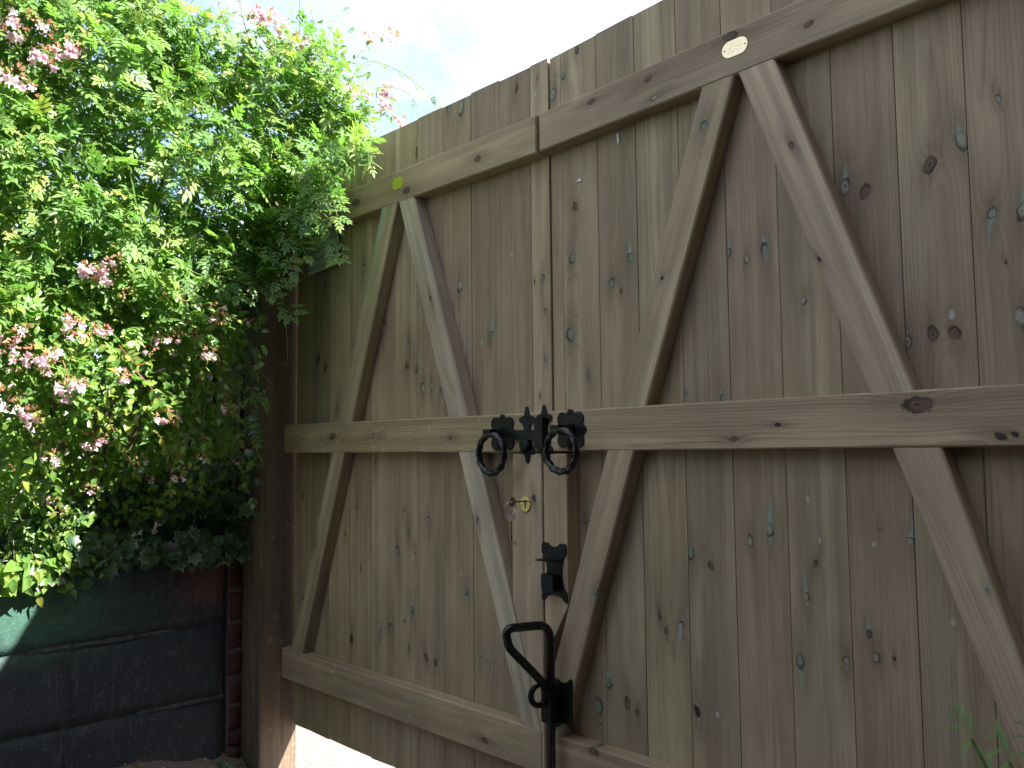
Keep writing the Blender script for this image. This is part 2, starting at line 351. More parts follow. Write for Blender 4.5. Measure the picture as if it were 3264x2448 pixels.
def shading_house_wing():  # unseen building, added to block sky light reaching the gate from the right
    h = empty('shading_house', (3, -4, 0), 'unseen dark brick block added on the right to cut sky light on the gate', 'shading_house')
    rd = simple('dark_brick_wall', (.085, .065, .055), .9, 0, .2, 9, .4); tl = simple('roof_felt', (.06, .06, .06), .9, 0, .3, 12, .5); gl = simple('window_glass', (.03, .035, .04), .08); fr = simple('white_frame', (.7, .7, .68), .5)
    MB().box((.80, -8, -.2), (4.5, -.05, 4.6)).build('shading_house_wall', rd, h); MB().box((.66, -8.1, 4.602), (4.6, .05, 4.78)).build('roof', tl, h)
    w = MB().box((.792, -4.6, 1.1), (.82, -3.6, 1.9)).build('window', fr, h); MB().box((.788, -4.54, 1.16), (.791, -3.66, 1.84)).build('pane', gl, w)
shading_house_wing()
def shading_hedge():  # unseen greenery behind the camera, added to darken the gate towards its foot
    V = []; F = []; nx, nz_ = 60, 16; prof = [(-.45, 0), (-.5, .5), (-.48, 1.2), (-.42, 1.7), (-.25, 1.95), (0, 2.0), (.25, 1.95), (.42, 1.7), (.48, 1.2), (.5, .5), (.45, 0)]
    n = len(prof)
    for i in range(nx + 1):
        for (a, z) in prof: V.append((-2.4 + 3.6 * i / nx, -2.75 + a + random.uniform(-.05, .05), z + random.uniform(-.05, .05) * (z > 0)))
    for i in range(nx):
        for k in range(n - 1): F.append([i*n+k, (i+1)*n+k, (i+1)*n+k+1, i*n+k+1])
    m = NT('shading_hedge_leaf'); p = m.obj(); n1 = m.noise(p, 30, 5, .7); m.bsdf(m.mixc(m.mr(n1, .35, .65), (.012, .03, .01), (.06, .11, .03)), .7, 0, m.bump(n1, 1, .05))
    tag(mesh('shading_hedge', V, F, m.m), 'unseen green bank added behind the camera to darken the lower gate', 'shading_hedge')
shading_hedge()

# ------------------------------------------------------------------ gate post
def post(x0, x1, label, y0=YP, y1=.016, top=2.03, seed=3):
    o = empty('gate_post', ((x0 + x1) / 2, (y0 + y1) / 2, 0), label, 'post', 'gate posts')
    c = Vector(((x0 + x1) / 2, (y0 + y1) / 2, .9)); hx, hy = (x1 - x0) / 2, (y1 - y0) / 2
    kn = [(.03, .62, .012, 'b', 0, 0), (-.02, -.2, .014, 'b', 0, 0)]
    mt = wood('post_wood', kn, (.155, .122, .09), (.08, .056, .042), seed, .01, .03, .004, .006, 190, .8, .9, dirt=.35)
    b = .005; out = [(-hx+b, -hy), (hx-b, -hy), (hx, -hy+b), (hx, hy-b), (hx-b, hy), (-hx+b, hy), (-hx, hy-b), (-hx, -hy+b)]
    V = [(q[0], q[1], z) for z in (-1.2, top - .9) for q in out]; n = 8
    F = [[i, (i+1) % n, n+(i+1) % n, n+i] for i in range(n)] + [list(range(n))[::-1], [n+i for i in range(n)]]
    mesh('shaft', V, F, mt, o, place(c))
    MB().box((-hx-.012, -hy-.012, 0), (hx+.012, hy+.012, .022)).build('post_cap', mt, o, place(Vector((c.x, c.y, top + .001))))
post(-2.737, -2.602, 'dark timber gate post between the brick wall end and the narrower gate leaf')
def fence(x, n, z0, z1, label):
    f = empty('garden_fence', (x - n * .0575, .01, z0), label, 'fence', 'fences either side of the gate')
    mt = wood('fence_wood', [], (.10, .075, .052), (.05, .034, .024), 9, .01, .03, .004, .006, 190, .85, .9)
    xa = x
    for k in range(n):
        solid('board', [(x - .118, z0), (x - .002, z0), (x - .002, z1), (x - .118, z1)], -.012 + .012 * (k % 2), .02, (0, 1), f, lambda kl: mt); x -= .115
    for z in (z0 + .2, z1 - .25): MB().box((x, .035, z), (xa, .08, z + .08)).build('rail', mt, f)
post(-.322, -.187, 'timber gate post at the right end of the wide gate leaf', seed=5)

# ------------------------------------------------------------------ gate leaves
TH = .040; YR = -TH; TB = .020                   # rail thickness, rail front plane, board thickness
LX0, LX1, RX0, RX1 = -2.592, -1.4118, -1.4064, -.330
leafL = empty('gate_leaf', (LX0, 0, .145), 'timber gate leaf beside the shrub, holding brass keyhole and key', 'gate', 'pair of gate leaves')
leafR = empty('gate_leaf', (RX0, 0, .145), 'timber gate leaf filling the right of the picture, carrying the long drop bolt', 'gate', 'pair of gate leaves')

# knots seen in the photograph: px, py, half width px, type, green streak up, down (in knot sizes)
KN = [(1195,1482,7,'p',0,0),(1138,1608,7,'p',0,0),(1288,1627,4,'g',0,3),(1301,1693,7,'g',0,0),(1366,1661,8,'p',0,0),(1267,1758,10,'g',1,1),(1324,1769,5,'p',0,2),
(1313,1944,9,'g',7,0),(1470,1834,7,'w',2,2),(1486,1887,10,'g',0,3),(1246,2003,11,'g',4,0),(1210,2028,6,'p',0,0),(1121,2036,8,'d',0,0),(1304,2068,7,'g',0,0),
(1358,2096,8,'b',0,0),(1389,2112,9,'b',0,0),(1533,2098,5,'p',10,5),(1570,2115,5,'p',11,20),(1150,1811,3,'d',0,0),(965,1581,4,'b',0,0),
(1037,908,4,'d',0,0),(1013,1145,11,'b',0,0),(1037,1169,9,'b',0,0),(1158,853,7,'p',0,0),(1129,1096,4,'g',8,6),(1226,1041,9,'p',0,0),(1305,1087,8,'g',2,2),(1298,1164,9,'b',0,0),
(1326,1173,9,'g',4,2),(1347,1234,9,'p',0,0),(1376,1229,8,'p',0,0),(1406,1248,7,'g',2,3),(1466,913,13,'p',0,0),(1536,1092,7,'w',0,0),(1565,1068,9,'g',10,2),(1631,811,5,'w',0,0),
(1618,952,6,'w',0,0),(1731,889,8,'g',3,1),(1740,995,7,'p',0,0),(1740,1142,6,'p',4,2),(1704,898,3,'d',0,0),(1722,1263,3,'d',0,0),(1073,1304,5,'g',3,1),
(1470,346,13,'p',0,0),(1429,346,9,'g',0,0),(1646,283,8,'b',0,0),(1705,298,10,'w',0,0),(1762,302,13,'p',0,0),(1796,240,8,'g',4,2),(1839,160,8,'b',0,0),(1713,248,3,'d',0,0),(1330,486,9,'b',0,0),
(1833,658,9,'b',0,0),(1823,824,11,'g',0,0),(1818,1066,16,'g',0,0),(1878,1195,8,'g',2,2),(1951,900,12,'g',0,0),(1980,927,5,'b',0,0),(2008,820,10,'g',7,0),(2323,804,9,'g',6,1),
(2380,827,8,'p',0,0),(2184,1261,9,'g',4,0),(2303,1268,8,'g',4,0),(2694,594,15,'p',5,1),(2757,611,14,'b',0,0),(2963,526,18,'b',0,0),(3066,451,17,'p',4,0),(3183,314,8,'p',0,0),
(3163,680,13,'p',0,9),(3257,674,15,'p',7,0),(2437,794,12,'g',5,4),(2563,960,9,'p',0,2),(2974,1063,16,'b',0,0),(3043,1060,16,'b',0,0),(2893,1089,12,'p',3,0),(3034,1003,12,'w',1,1),(3257,1011,18,'p',0,0),
(2574,1591,9,'w',0,6),(2454,1690,13,'p',9,4),(3206,834,4,'b',0,0),(2203,1766,12,'g',3,1),(2266,1803,10,'b',0,0),(2391,1723,10,'p',0,0),(2613,1723,8,'w',0,2),(2600,1797,8,'b',0,0),
(2571,1903,9,'p',10,6),(2551,2108,14,'g',2,7),(2698,2106,11,'p',0,3),(2794,2097,13,'p',0,0),(2851,2100,5,'d',0,0),(2771,2020,9,'b',8,0),(2786,1734,7,'w',0,0),(2806,1680,6,'p',0,0),
(2904,1723,10,'p',9,0),(2171,1994,11,'p',4,9),(2103,1960,7,'b',0,0),(2122,2011,7,'b',0,0),(2223,2266,11,'d',5,4),(2286,2277,9,'w',0,0),(3040,1983,10,'w',0,0),(2031,2271,6,'b',0,0),
(1867,1653,9,'g',0,0),(1939,2177,13,'g',8,0),(2000,2243,10,'b',0,0),(2032,2272,6,'b',0,0),(1908,2253,16,'g',0,0),(1917,2316,8,'g',3,2),(1290,1980,3,'d',0,0),(1100,1700,4,'g',3,1)]
def solid(name, poly, yf, th, grain, parent, mkmat, bev=.0022, knots=(), holes=None):
    """flat timber piece: convex outline in world (x,z), front at yf, grain direction (x,z)"""
    c = Vector((sum(p[0] for p in poly) / len(poly), yf, sum(p[1] for p in poly) / len(poly)))
    zl = Vector((grain[0], 0, grain[1])).normalized(); yl = Vector((0, 1, 0)); xl = yl.cross(zl)
    Rm = Matrix((xl, yl, zl)).transposed(); mw = Matrix.Translation(c) @ Rm.to_4x4(); inv = mw.inverted()
    L = [inv @ Vector((p[0], yf, p[1])) for p in poly]
    area = sum(L[i].x * L[(i+1) % len(L)].z - L[(i+1) % len(L)].x * L[i].z for i in range(len(L)))
    if area < 0: L.reverse()
    n = len(L); ins = []
    for i in range(n):
        a, b, d = L[i-1], L[i], L[(i+1) % n]
        e1 = (b - a).normalized(); e2 = (d - b).normalized(); n1 = Vector((-e1.z, 0, e1.x)); n2 = Vector((-e2.z, 0, e2.x))
        k = (n1 + n2); k = k / max(.2, k.dot(n1)); ins.append(b + k * bev)
    V = [Vector((p.x, 0, p.z)) for p in ins] + [Vector((p.x, bev, p.z)) for p in L] + [Vector((p.x, th, p.z)) for p in L]
    F = [list(range(n))]
    for i in range(n):
        j = (i + 1) % n; F += [[i, n+i, n+j, j], [n+i, 2*n+i, 2*n+j, n+j]]
    F.append([2*n+i for i in range(n)][::-1])
    kl = []
    for (px, py, s, t, su, sdn) in knots:
        q = inv @ P(px, py, yf); sc = (P(px, py - 10, yf) - P(px, py, yf)).length / 10
        kl.append((q.x, q.z, s * sc * (1.12 if t not in 'w' else .8), t, su, sdn))
    o = mesh(name, V, F, mkmat(kl), parent, mw)
    return o
seedc = [0]
def mk(early=None, **k):
    def f(kl):
        seedc[0] += 1; s = seedc[0]; r = random.Random(s * 77)
        e = early or [(.330, .272, .190), (.315, .270, .180), (.340, .272, .195), (.325, .258, .185), (.345, .282, .198)][r.randrange(5)]
        v = r.uniform(.92, 1.08); e = tuple(q * v for q in e)
        a = dict(seed=s * .61, ax=r.uniform(-.045, .045), ay=r.uniform(.012, .07), tx=r.uniform(-.006, .006), ty=r.choice((-1, 1)) * r.uniform(.004, .014), freq=r.uniform(150, 260), contrast=r.uniform(.55, .95))
        a.update(k); return wood('timber_%02d' % s, kl, e, **a)
    return f
# board joints along the gate (x), regular cover width
BW = .1114
ZB = EYE - .600 * D0
ztL = lambda x: EYE + .6415 * D0
ztR = lambda x: EYE + D0 * (.6395 + .0455 * (x - RX0) / D0)
def boards(leaf, edges, ztop, tone=None):
    for i in range(len(edges) - 1):
        a, b = edges[i], edges[i+1]; g = .0005
        kk = [k for k in KN if a < P(k[0], k[1]).x <= b]
        dz = random.uniform(-.003, .003)
        o = solid('board', [(a+g, ZB + random.uniform(-.002, .002)), (b-g, ZB + random.uniform(-.002, .002)), (b-g, ztop(b) + dz), (a+g, ztop(a) + dz)], random.uniform(-.0006, .0006), TB, (0, 1), leaf,
                  mk(tone[i] if tone else None), .0007, kk)
        if i < len(edges) - 2:
            MB().box((b - .003, .008, ZB + .01), (b + .004, .014, ztop(b) - .02)).build('tongue', bpy.data.materials['post_wood'], o)
eL = [LX0, -2.494, -2.384, -2.271, -2.154, -2.038, -1.929, -1.815, -1.698, -1.5847, -1.4744, LX1]
eR = [RX0, -1.3703, -1.2601, -1.1506, -1.0394, -.9301, -.8182, -.7045, -.5921, -.4811, -.3700, RX1]
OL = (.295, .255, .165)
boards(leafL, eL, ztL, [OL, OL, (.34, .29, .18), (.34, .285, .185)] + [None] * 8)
boards(leafR, eR, ztR)
solid('gap_light_stop', [(RX0 - .03, ZB + .01), (RX0 + .03, ZB + .01), (RX0 + .03, ztR(RX0) - .01), (RX0 - .03, ztR(RX0) - .01)], TB + .012, .018, (0, 1), leafR, mk((.16, .125, .085)), .002)  # dark strip added behind the meeting gap so no sunlight shows through

def q2(pts, Y): return [((v := P(x, y, Y)).x, v.z) for x, y in pts]
zT1, zT0 = EYE + .554 * (D0 - TH), EYE + .490 * (D0 - TH)
zM1, zM0 = EYE + .0605 * (D0 - TH), EYE - .0040 * (D0 - TH)
zB1, zB0 = EYE - .4432 * (D0 - TH), EYE - .5095 * (D0 - TH)
xe = LX0 - .012                                   # rails run slightly past the boards towards the post
RC = (.365, .295, .21)
solid('rail', [(xe - .0, zT0), (LX1 - .005, zT0), (LX1 - .004, zT1), (xe, zT1)], YR, TH - .0005, (1, .004), leafL, mk((.345, .283, .19), ay=.05, contrast=.5), .003,
      [(1523,505,9,'b',0,0),(1135,645,10,'b',0,0),(1294,606,10,'b',0,0)])
dzr = lambda x: .0175 * (x - RX0) / (RX1 - RX0) * 1.0
solid('rail', [(RX0, zT0), (RX1, zT0 + .0290), (RX1, zT1 + .0275), (RX0, zT1)], YR, TH - .0005, (1, .026), leafR, mk(RC, ay=.022, ty=.006, contrast=.85, freq=190), .003,
      [(2328,114,13,'b',0,0),(2577,77,9,'b',0,0),(2066,251,8,'b',0,0),(2086,311,8,'p',0,0),(1885,324,8,'b',0,0)])
solid('rail', [(xe, zM0 + .001), (LX1, zM0 - .002), (LX1, zM1 - .002), (xe, zM1 + .001)], YR, TH - .0005, (1, 0), leafL, mk((.355, .295, .185), ay=.03, ty=.005, contrast=.9, dirt=.7), .003,
      [(1194,1388,6,'p',0,0),(1435,1394,6,'b',0,0),(1060,1392,9,'b',0,0)])
solid('rail', [(RX0, zM0), (RX1, zM0 + .003), (RX1, zM1 + .003), (RX0, zM1)], YR, TH - .0005, (1, 0), leafR, mk((.385, .295, .21), ay=.025, ty=-.006, contrast=1.0, freq=170), .003,
      [(2926,1291,24,'b',0,0),(2479,1354,6,'d',0,0),(3191,1391,11,'d',0,0),(2340,1400,8,'b',0,0),(3235,1385,8,'d',0,0)])
xs_ = P(1727, 2328, YR).x
solid('rail', [(xe - .008, zB0), (xs_, zB0 - .002), (xs_, zB1 - .002), (xe - .008, zB1)], YR, TH - .0005, (1, 0), leafL, mk((.335, .27, .185), ay=.05, contrast=.6, dirt=.5), .003,
      [(1060,2138,10,'w',0,0),(1545,2360,8,'b',0,0)])
solid('rail', [(RX0 + .008, zB0 - .003), (RX1, zB0 - .004), (RX1, zB1 - .003), (RX0 + .008, zB1 - .002)], YR, TH - .0005, (1, 0), leafR, mk((.35, .265, .19), ay=.04), .003, [(1893,2395,10,'b',0,0)])
def brace(name, pts, leaf, early, kn=(), **k):
    q = q2(pts, YR + .0015); top = ((q[0][0] + q[1][0]) / 2, (q[0][1] + q[1][1]) / 2); bot = ((q[-1][0] + q[-2][0]) / 2, (q[-1][1] + q[-2][1]) / 2)
    dx, dz = top[0] - bot[0], top[1] - bot[1]; L = math.hypot(dx, dz); dx, dz = dx / L * .012, dz / L * .012
    n_ = len(q); q = [(x + dx, z + dz) if i < 2 else ((x - dx, z - dz) if (i in (2, 3) and n_ == 4) else (x, z)) for i, (x, z) in enumerate(q)]
    return solid(name, q, YR + .0015, TH - .003, (top[0] - bot[0], top[1] - bot[1]), leaf, mk(early, **k), .003, kn)
BR1, BR2 = (.36, .31, .21), (.425, .37, .30)
brace('brace', [(1216,664),(1267,645),(1122,1341),(1079,1344)], leafL, BR1, contrast=.5, stain=(-.036, -.012, .0, .42))
brace('brace', [(1057,1446),(1096,1446),(963,2082),(925,2069)], leafL, BR1, [(1003,1735,8,'g',3,3),(963,1900,8,'g',3,3)], contrast=.8)
brace('brace', [(1270,643),(1319,627),(1490,1324),(1429,1327)], leafL, BR2, [(1372,950,5,'b',0,0)], contrast=.45)
brace('brace', [(1461,1446),(1521,1445),(1725,2326),(1657,2288)], leafL, BR2, [(1523,1662,8,'g',0,3)], contrast=.5)
brace('brace', [(2235,279),(2341,236),(2060,1289),(1975,1294)], leafR, (.375, .305, .215), [(2243,400,12,'g',1,1),(2111,886,5,'d',0,0)], contrast=.4)
brace('brace', [(1933,1439),(2020,1438),(1791,2350),(1770,2343),(1766,2118)], leafR, (.37, .295, .215), [(1898,1885,9,'g',3,5)], contrast=.4)
brace('brace', [(2352,231),(2466,186),(2908,1235),(2764,1241)], leafR, (.375, .305, .23), [(2523,463,9,'b',0,0),(2611,826,5,'d',0,0)], contrast=.45)
# lower right brace runs out of the picture down to the bottom rail
qa, qb = q2([(2841,1426),(3051,1943)], YR), q2([(2999,1425),(3264,2034)], YR)
def at_z(q, z): (x0, z0), (x1, z1) = q; return (x0 + (x1 - x0) * (z - z0) / (z1 - z0), z)
pl = [qa[0], qb[0], at_z(qb, zB1), at_z(qa, zB1)]
pl = [(min(x, RX1 - .002), z) for x, z in pl]
solid('brace', pl, YR + .0015, TH - .003, (pl[0][0] - pl[3][0], pl[0][1] - pl[3][1]), leafR, mk((.385, .30, .225), contrast=.8, freq=150, ay=.02, ty=.02), .003, [(3146,1880,6,'g',8,1)])
# lock blocks either side of the meeting joint
PK = (.41, .315, .235)
bl = q2([(1633,1447),(1763,1446)], YR + .001); b2 = q2([(1633,1911),(1727,2330),(1762,2338)], YR + .001)
solid('lock_block', [bl[0], (LX1, bl[1][1]), (LX1, b2[2][1] - .2), (b2[1][0], b2[1][1] - .2), b2[1], b2[0]], YR + .0008, TH - .002, (0, 1), leafL, mk(PK, contrast=.5, ay=.06), .002, [(1702,1590,8,'b',0,0)])
br = q2([(1807,1446),(1810,1936)], YR + .001); b3 = q2([(1769,2106)], YR + .001)
solid('lock_strip', [(RX0, br[0][1]), br[0], br[1], (RX0, b3[0][1])], YR + .0008, TH - .002, (0, 1), leafR, mk((.40, .31, .22), contrast=.5), .002)

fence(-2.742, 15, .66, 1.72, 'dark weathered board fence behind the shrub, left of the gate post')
fence(.79, 8, .03, 1.80, 'dark board fence between the right hand gate post and the unseen brick block')
# ------------------------------------------------------------------ ironmongery
def discs(ds, n=72):
    out = []
    for i in range(n):
        a = 2 * math.pi * i / n; dx, dz = math.cos(a), math.sin(a); best = 0
        for cx, cz, r in ds:
            b = cx * dx + cz * dz; q = b * b - (cx * cx + cz * cz - r * r)
            if q >= 0: best = max(best, b + math.sqrt(q))
        out.append((dx * best, dz * best))
    return out
def dome(r=.0035, h=.002, n=10):
    V = [(0, -h, 0)]; F = []
    for k, (f, hh) in enumerate(((.55, .82), (1, 0))): V += [(math.cos(2*math.pi*i/n) * r * f, -h * hh, math.sin(2*math.pi*i/n) * r * f) for i in range(n)]
    for i in range(n): F += [[0, 1+i, 1+(i+1) % n], [1+i, 1+n+i, 1+n+(i+1) % n, 1+(i+1) % n]]
    return V, F
DV, DF = dome()
def screw(p, parent, mat=None, s=1.0):
    return shade_auto(mesh('screw', [Vector(v) * s for v in DV], DF, mat or IRON, parent, place(p)), 60)
def ring_latch(leaf, cpx, cpy, rpx, rpy, bar=None):
    c = P(cpx, cpy, YR)
    ds = [(0, 0, .020), (0, .036, .0105), (.036, 0, .0105), (-.036, 0, .0105), (0, -.036, .0105)] + [(sx * .0235, sz * .0235, .0165) for sx in (-1, 1) for sz in (-1, 1)]
    pl = MB().plate(discs(ds), YR - .0035, YR - .0002).build('ring_latch', IRON, leaf, Matrix.Translation((c.x, 0, c.z)))
    for x, z in ((0, .037), (.037, 0), (-.037, 0), (0, -.037)): screw(Vector((c.x + x, YR - .0034, c.z + z)), pl)
    bs = MB(); bs.tube([(0, -.003, 0), (0, -.012, 0)], .0145, 20); bs.tube([(0, -.010, 0), (0, -.018, 0)], .0125, 20); bs.tube([(0, -.0175, 0), (0, -.034, 0)], .0105, 20)
    bs.box((-.017, -.050, -.009), (.009, -.030, .010))
    shade_auto(bs.build('spindle', IRON, pl, place(Vector((c.x, YR, c.z)))), 35)
    rc = P(rpx, rpy, YR - .044); RR = .0445; n, ms = 150, 12; V = []; F = []
    for i in range(n):
        a = 2 * math.pi * i / n; ce = Vector((math.cos(a) * RR, 0, math.sin(a) * RR * 1.03)); er = Vector((math.cos(a), 0, math.sin(a))); ey = Vector((0, 1, 0))
        for k in range(ms):
            f = 2 * math.pi * k / ms; rr = .0074 * (1 + .17 * math.cos(3 * (f + a * 3.667))) 
            V.append(ce + er * (math.cos(f) * rr) + ey * (math.sin(f) * rr))
    for i in range(n):
        for k in range(ms): F.append([i*ms+k, i*ms+(k+1) % ms, ((i+1) % n)*ms+(k+1) % ms, ((i+1) % n)*ms+k])
    mesh('ring', V, F, IRON2, pl, place(rc), True)
    return pl, c
lpL, cL = ring_latch(leafL, 1603, 1382, 1566, 1447)
lpR, cR = ring_latch(leafR, 1820, 1370, 1788, 1437)
half = [(.0035,.066),(.006,.058),(.0095,.044),(.0155,.0445),(.0235,.041),(.0255,.035),(.023,.0305),(.015,.027),(.0105,.018),(.0095,.006)]
out = half + [(x, -z) for x, z in half[::-1]]; out = out + [(-x, z) for x, z in out[::-1]]
def keeper(leaf, px, py, box):
    c = P(px, py, YR); k = MB().plate(out, YR - .0035, YR - .0002).build('keeper', IRON, leaf, place(Vector((c.x, 0, c.z))))
    for z in (.042, -.042): screw(Vector((c.x, YR - .0034, c.z + z)), k)
    if box:
        s = MB(); s.box((-.013, YR - .0185, -.034), (.013, YR - .0155, .036)); s.box((-.013, YR - .0155, .030), (.013, YR - .003, .036)); s.box((-.013, YR - .0155, -.034), (.013, YR - .003, -.028)); s.box((.0105, YR - .0155, -.028), (.013, YR - .003, .030))
        s.build('staple', IRON, k, place(Vector((c.x - .004, 0, c.z))))
    else:
        s = MB(); s.plate([(math.cos(a) * .016, math.sin(a) * .013) for a in np.linspace(0, 2 * math.pi, 16, endpoint=False)], YR - .016, YR - .003, .003)
        s.build('bar_guide', IRON, k, place(Vector((c.x, 0, c.z - .024))))
    return k, c
kL, c1 = keeper(leafL, 1682, 1386, False)
kR, c2 = keeper(leafR, 1737, 1382, True)
b = MB(); b.box((cL.x + .01, YR - .0125, c1.z - .012), (c2.x + .004, YR - .0075, c1.z + .011)); b.build('latch_bar', IRON, lpL)
# hold-open catch plate on the right leaf's strip
c = P(1768, 1820, YR)
hh = [(.036,.078),(.040,.070),(.040,.052),(.029,.036),(.024,.010),(.024,-.015),(.029,-.040),(.040,-.058),(.042,-.084),(.033,-.083),(.024,-.072),(.010,-.066),(0,-.065)]
o1 = hh + [(-x, z) for x, z in hh[::-1][1:]] + [(-.020,.078),(-.012,.070),(0,.067),(.012,.070),(.020,.078)]
o1 = [(x * .96, z * .80) for x, z in o1]
ct = MB().plate(o1, YR - .0032, YR - .0003).build('catch_plate', IRON, leafR, place(Vector((c.x, 0, c.z))))
for x, z in ((-.026,.050),(.026,.050),(-.028,-.052),(.028,-.052)): screw(Vector((c.x + x, YR - .0031, c.z + z)), ct, None, 1.15)
s = MB(); s.box((-.016, YR - .046, .026), (.028, YR - .003, .029)); s.build('catch_arm', IRON, ct, place(Vector((c.x, 0, c.z))))
s = MB(); s.box((-.020, YR - .024, -.042), (.016, YR - .020, -.006)); s.box((-.020, YR - .020, -.042), (-.016, YR - .003, -.006)); s.box((.012, YR - .020, -.042), (.016, YR - .003, -.006)); s.build('catch_staple', IRON, ct, place(Vector((c.x, 0, c.z))))
# drop bolt
YB = YR - .024; rt = P(1752, 1990, YB); rx = rt.x
dv = Vector((-.27, -.96, 0))
def fillet(pts, r, n=8):
    o = [pts[0]]
    for i in range(1, len(pts) - 1):
        a, p, q = pts[i-1], pts[i], pts[i+1]; u = (a - p).normalized(); v = (q - p).normalized(); ang = u.angle(v); t = min(r / math.tan(ang / 2), (a-p).length * .48, (q-p).length * .48)
        s0, s1 = p + u * t, p + v * t
        for k in range(n + 1):
            f = k / n; o.append(s0 * (1-f)**2 + p * 2*f*(1-f) + s1 * f**2)
    return o + [pts[-1]]
base = Vector((rx, YB, 0)); zt = rt.z
hp = [base + Vector((0, 0, .05)), base + Vector((0, 0, zt)), base + dv * .112 + Vector((0, 0, zt + .002)), base + dv * .102 + Vector((0, 0, zt - .040)), base + dv * .014 + Vector((0, 0, zt - .130)), base + dv * .013 + Vector((0, 0, zt - .160))]
dbp = P(1800, 2240, YR + .0015)
hb = [(.022,.056),(.026,.050),(.026,-.060),(.016,-.052),(.008,-.044),(-.008,-.044),(-.016,-.052),(-.026,-.058),(-.026,.050),(-.016,.048),(-.008,.044),(.008,.044),(.014,.050)]
db = MB().plate(hb, YR - .0030, YR - .0002).build('drop_bolt', IRON, leafR, place(Vector((dbp.x, 0, dbp.z))))
shade_auto(MB().tube(fillet(hp, .034), .0096, 14).build('bolt_rod', IRON2, db), 50)
cur = [base + dv * (.030 + .020 * math.cos(a)) + Vector((0, 0, zt - .150 + .021 * math.sin(a))) for a in np.linspace(-2.6, 2.2, 22)]
shade_auto(MB().tube(cur, [.0065] * 16 + [.0058, .005, .0045, .004, .0035, .003], 10).build('curled_end', IRON, db), 50)
s = MB(); s.box((-.015, YB - .015, -.035), (.015, YB - .011, .035)); s.box((-.015, YB - .011, -.035), (-.0115, YR - .002, .035)); s.box((.0115, YB - .011, -.035), (.015, YR - .002, .035))
s.build('bolt_guide', IRON, db, place(Vector((rx, 0, dbp.z - .004))))
for x, z in ((.018,.043),(.018,.012),(.018,-.030),(-.018,.043)): screw(Vector((dbp.x + x, YR - .0029, dbp.z + z)), db)

# keyhole plate, keys, key ring
e = P(1677, 1606, YR); yk = YR - .001
es = MB().plate([(math.cos(a) * .0165, math.sin(a) * .0185) for a in np.linspace(0, 2 * math.pi, 40, endpoint=False)], yk - .0022, yk + .0018, .0006).build('keyhole_plate', BRASS, leafL, place(Vector((e.x, 0, e.z))))
DK = simple('keyhole_dark', (.006, .005, .004), .8)
MB().plate([(.0032*math.cos(a), .0065 + .0032*math.sin(a)) for a in np.linspace(-.6, math.pi + .6, 12)] + [(-.0017, -.010), (.0017, -.010)], yk - .0026, yk - .0021, .0001).build('keyhole', DK, es, place(Vector((e.x, 0, e.z))))
for x in (-.0105, .0105): screw(Vector((e.x + x, yk - .0022, e.z - .002)), es, BRASS, .8)
def key(name, mw, label):
    s = MB(); s.tube([(0,0,-.002),(0,0,-.058)], .0022, 10); s.tube([(0,0,-.037),(0,0,-.040)], .0034, 10)
    s.box((0.001, -.0011, -.056), (.0125, .0011, -.046)); s.box((.0125, -.0011, -.0545), (.0145, .0011, -.051))
    sh = tag(link(bpy.data.objects.new(name, None), None, mw), label, 'key', 'keys on the ring')
    shade_auto(s.build('shaft', DULLBRASS, sh, mw), 40)
    n = 26; V = []; F = []
    for yy in (-.0011, .0011):
        for r_, z0 in ((.0115, .008), (.0035, .0125)): V += [(math.cos(2*math.pi*i/n) * r_, yy, z0 + math.sin(2*math.pi*i/n) * r_ * (.9 if r_ > .01 else 1)) for i in range(n)]
    for i in range(n):
        j = (i+1) % n; F += [[i, j, n+j, n+i], [2*n+j, 2*n+i, 3*n+i, 3*n+j], [j, i, 2*n+i, 2*n+j], [n+i, n+j, 3*n+j, 3*n+i]]
    mesh('bow', V, F, simple('key_bow', (.30, .23, .20), .45, 1, .2), sh, mw)
    return sh
kz = e.z + .0065
Rk = Matrix(((0, 1, 0, 0), (0, 0, -1, 0), (-1, 0, 0, 0), (0, 0, 0, 1)))
key('key', place(Vector((e.x, yk - .030, kz))) @ Matrix.Rotation(rad(90), 4, 'X') @ Matrix.Rotation(rad(80), 4, 'Z') @ Matrix.Rotation(0, 4, 'X') if False else
    place(Vector((e.x, yk - .036, kz))) @ Matrix.Rotation(rad(90), 4, 'X') @ Matrix.Rotation(rad(90), 4, 'Z'), 'key pushed into the brass keyhole with its bow standing out')
h0 = Vector((e.x, yk - .048, kz - .013))
ringpts = [h0 + Vector((math.cos(a) * .0125 * .55, math.cos(a) * .0125 * .8, math.sin(a) * .0135)) for a in np.linspace(0, 2 * math.pi, 40)]
kr = MB(); kr.tube(ringpts, .0011, 8, False); kr.tube([p + Vector((.001, -.0012, .0005)) for p in ringpts[4:30]], .0010, 8)
tag(shade_auto(kr.build('key_ring', STEEL), 60), 'small shiny steel split ring joining the two keys', 'key ring')
key('key', place(h0 + Vector((0, 0, -.0285))) @ Matrix.Rotation(rad(12), 4, 'Z'), 'loose key hanging from the split ring below the lock')

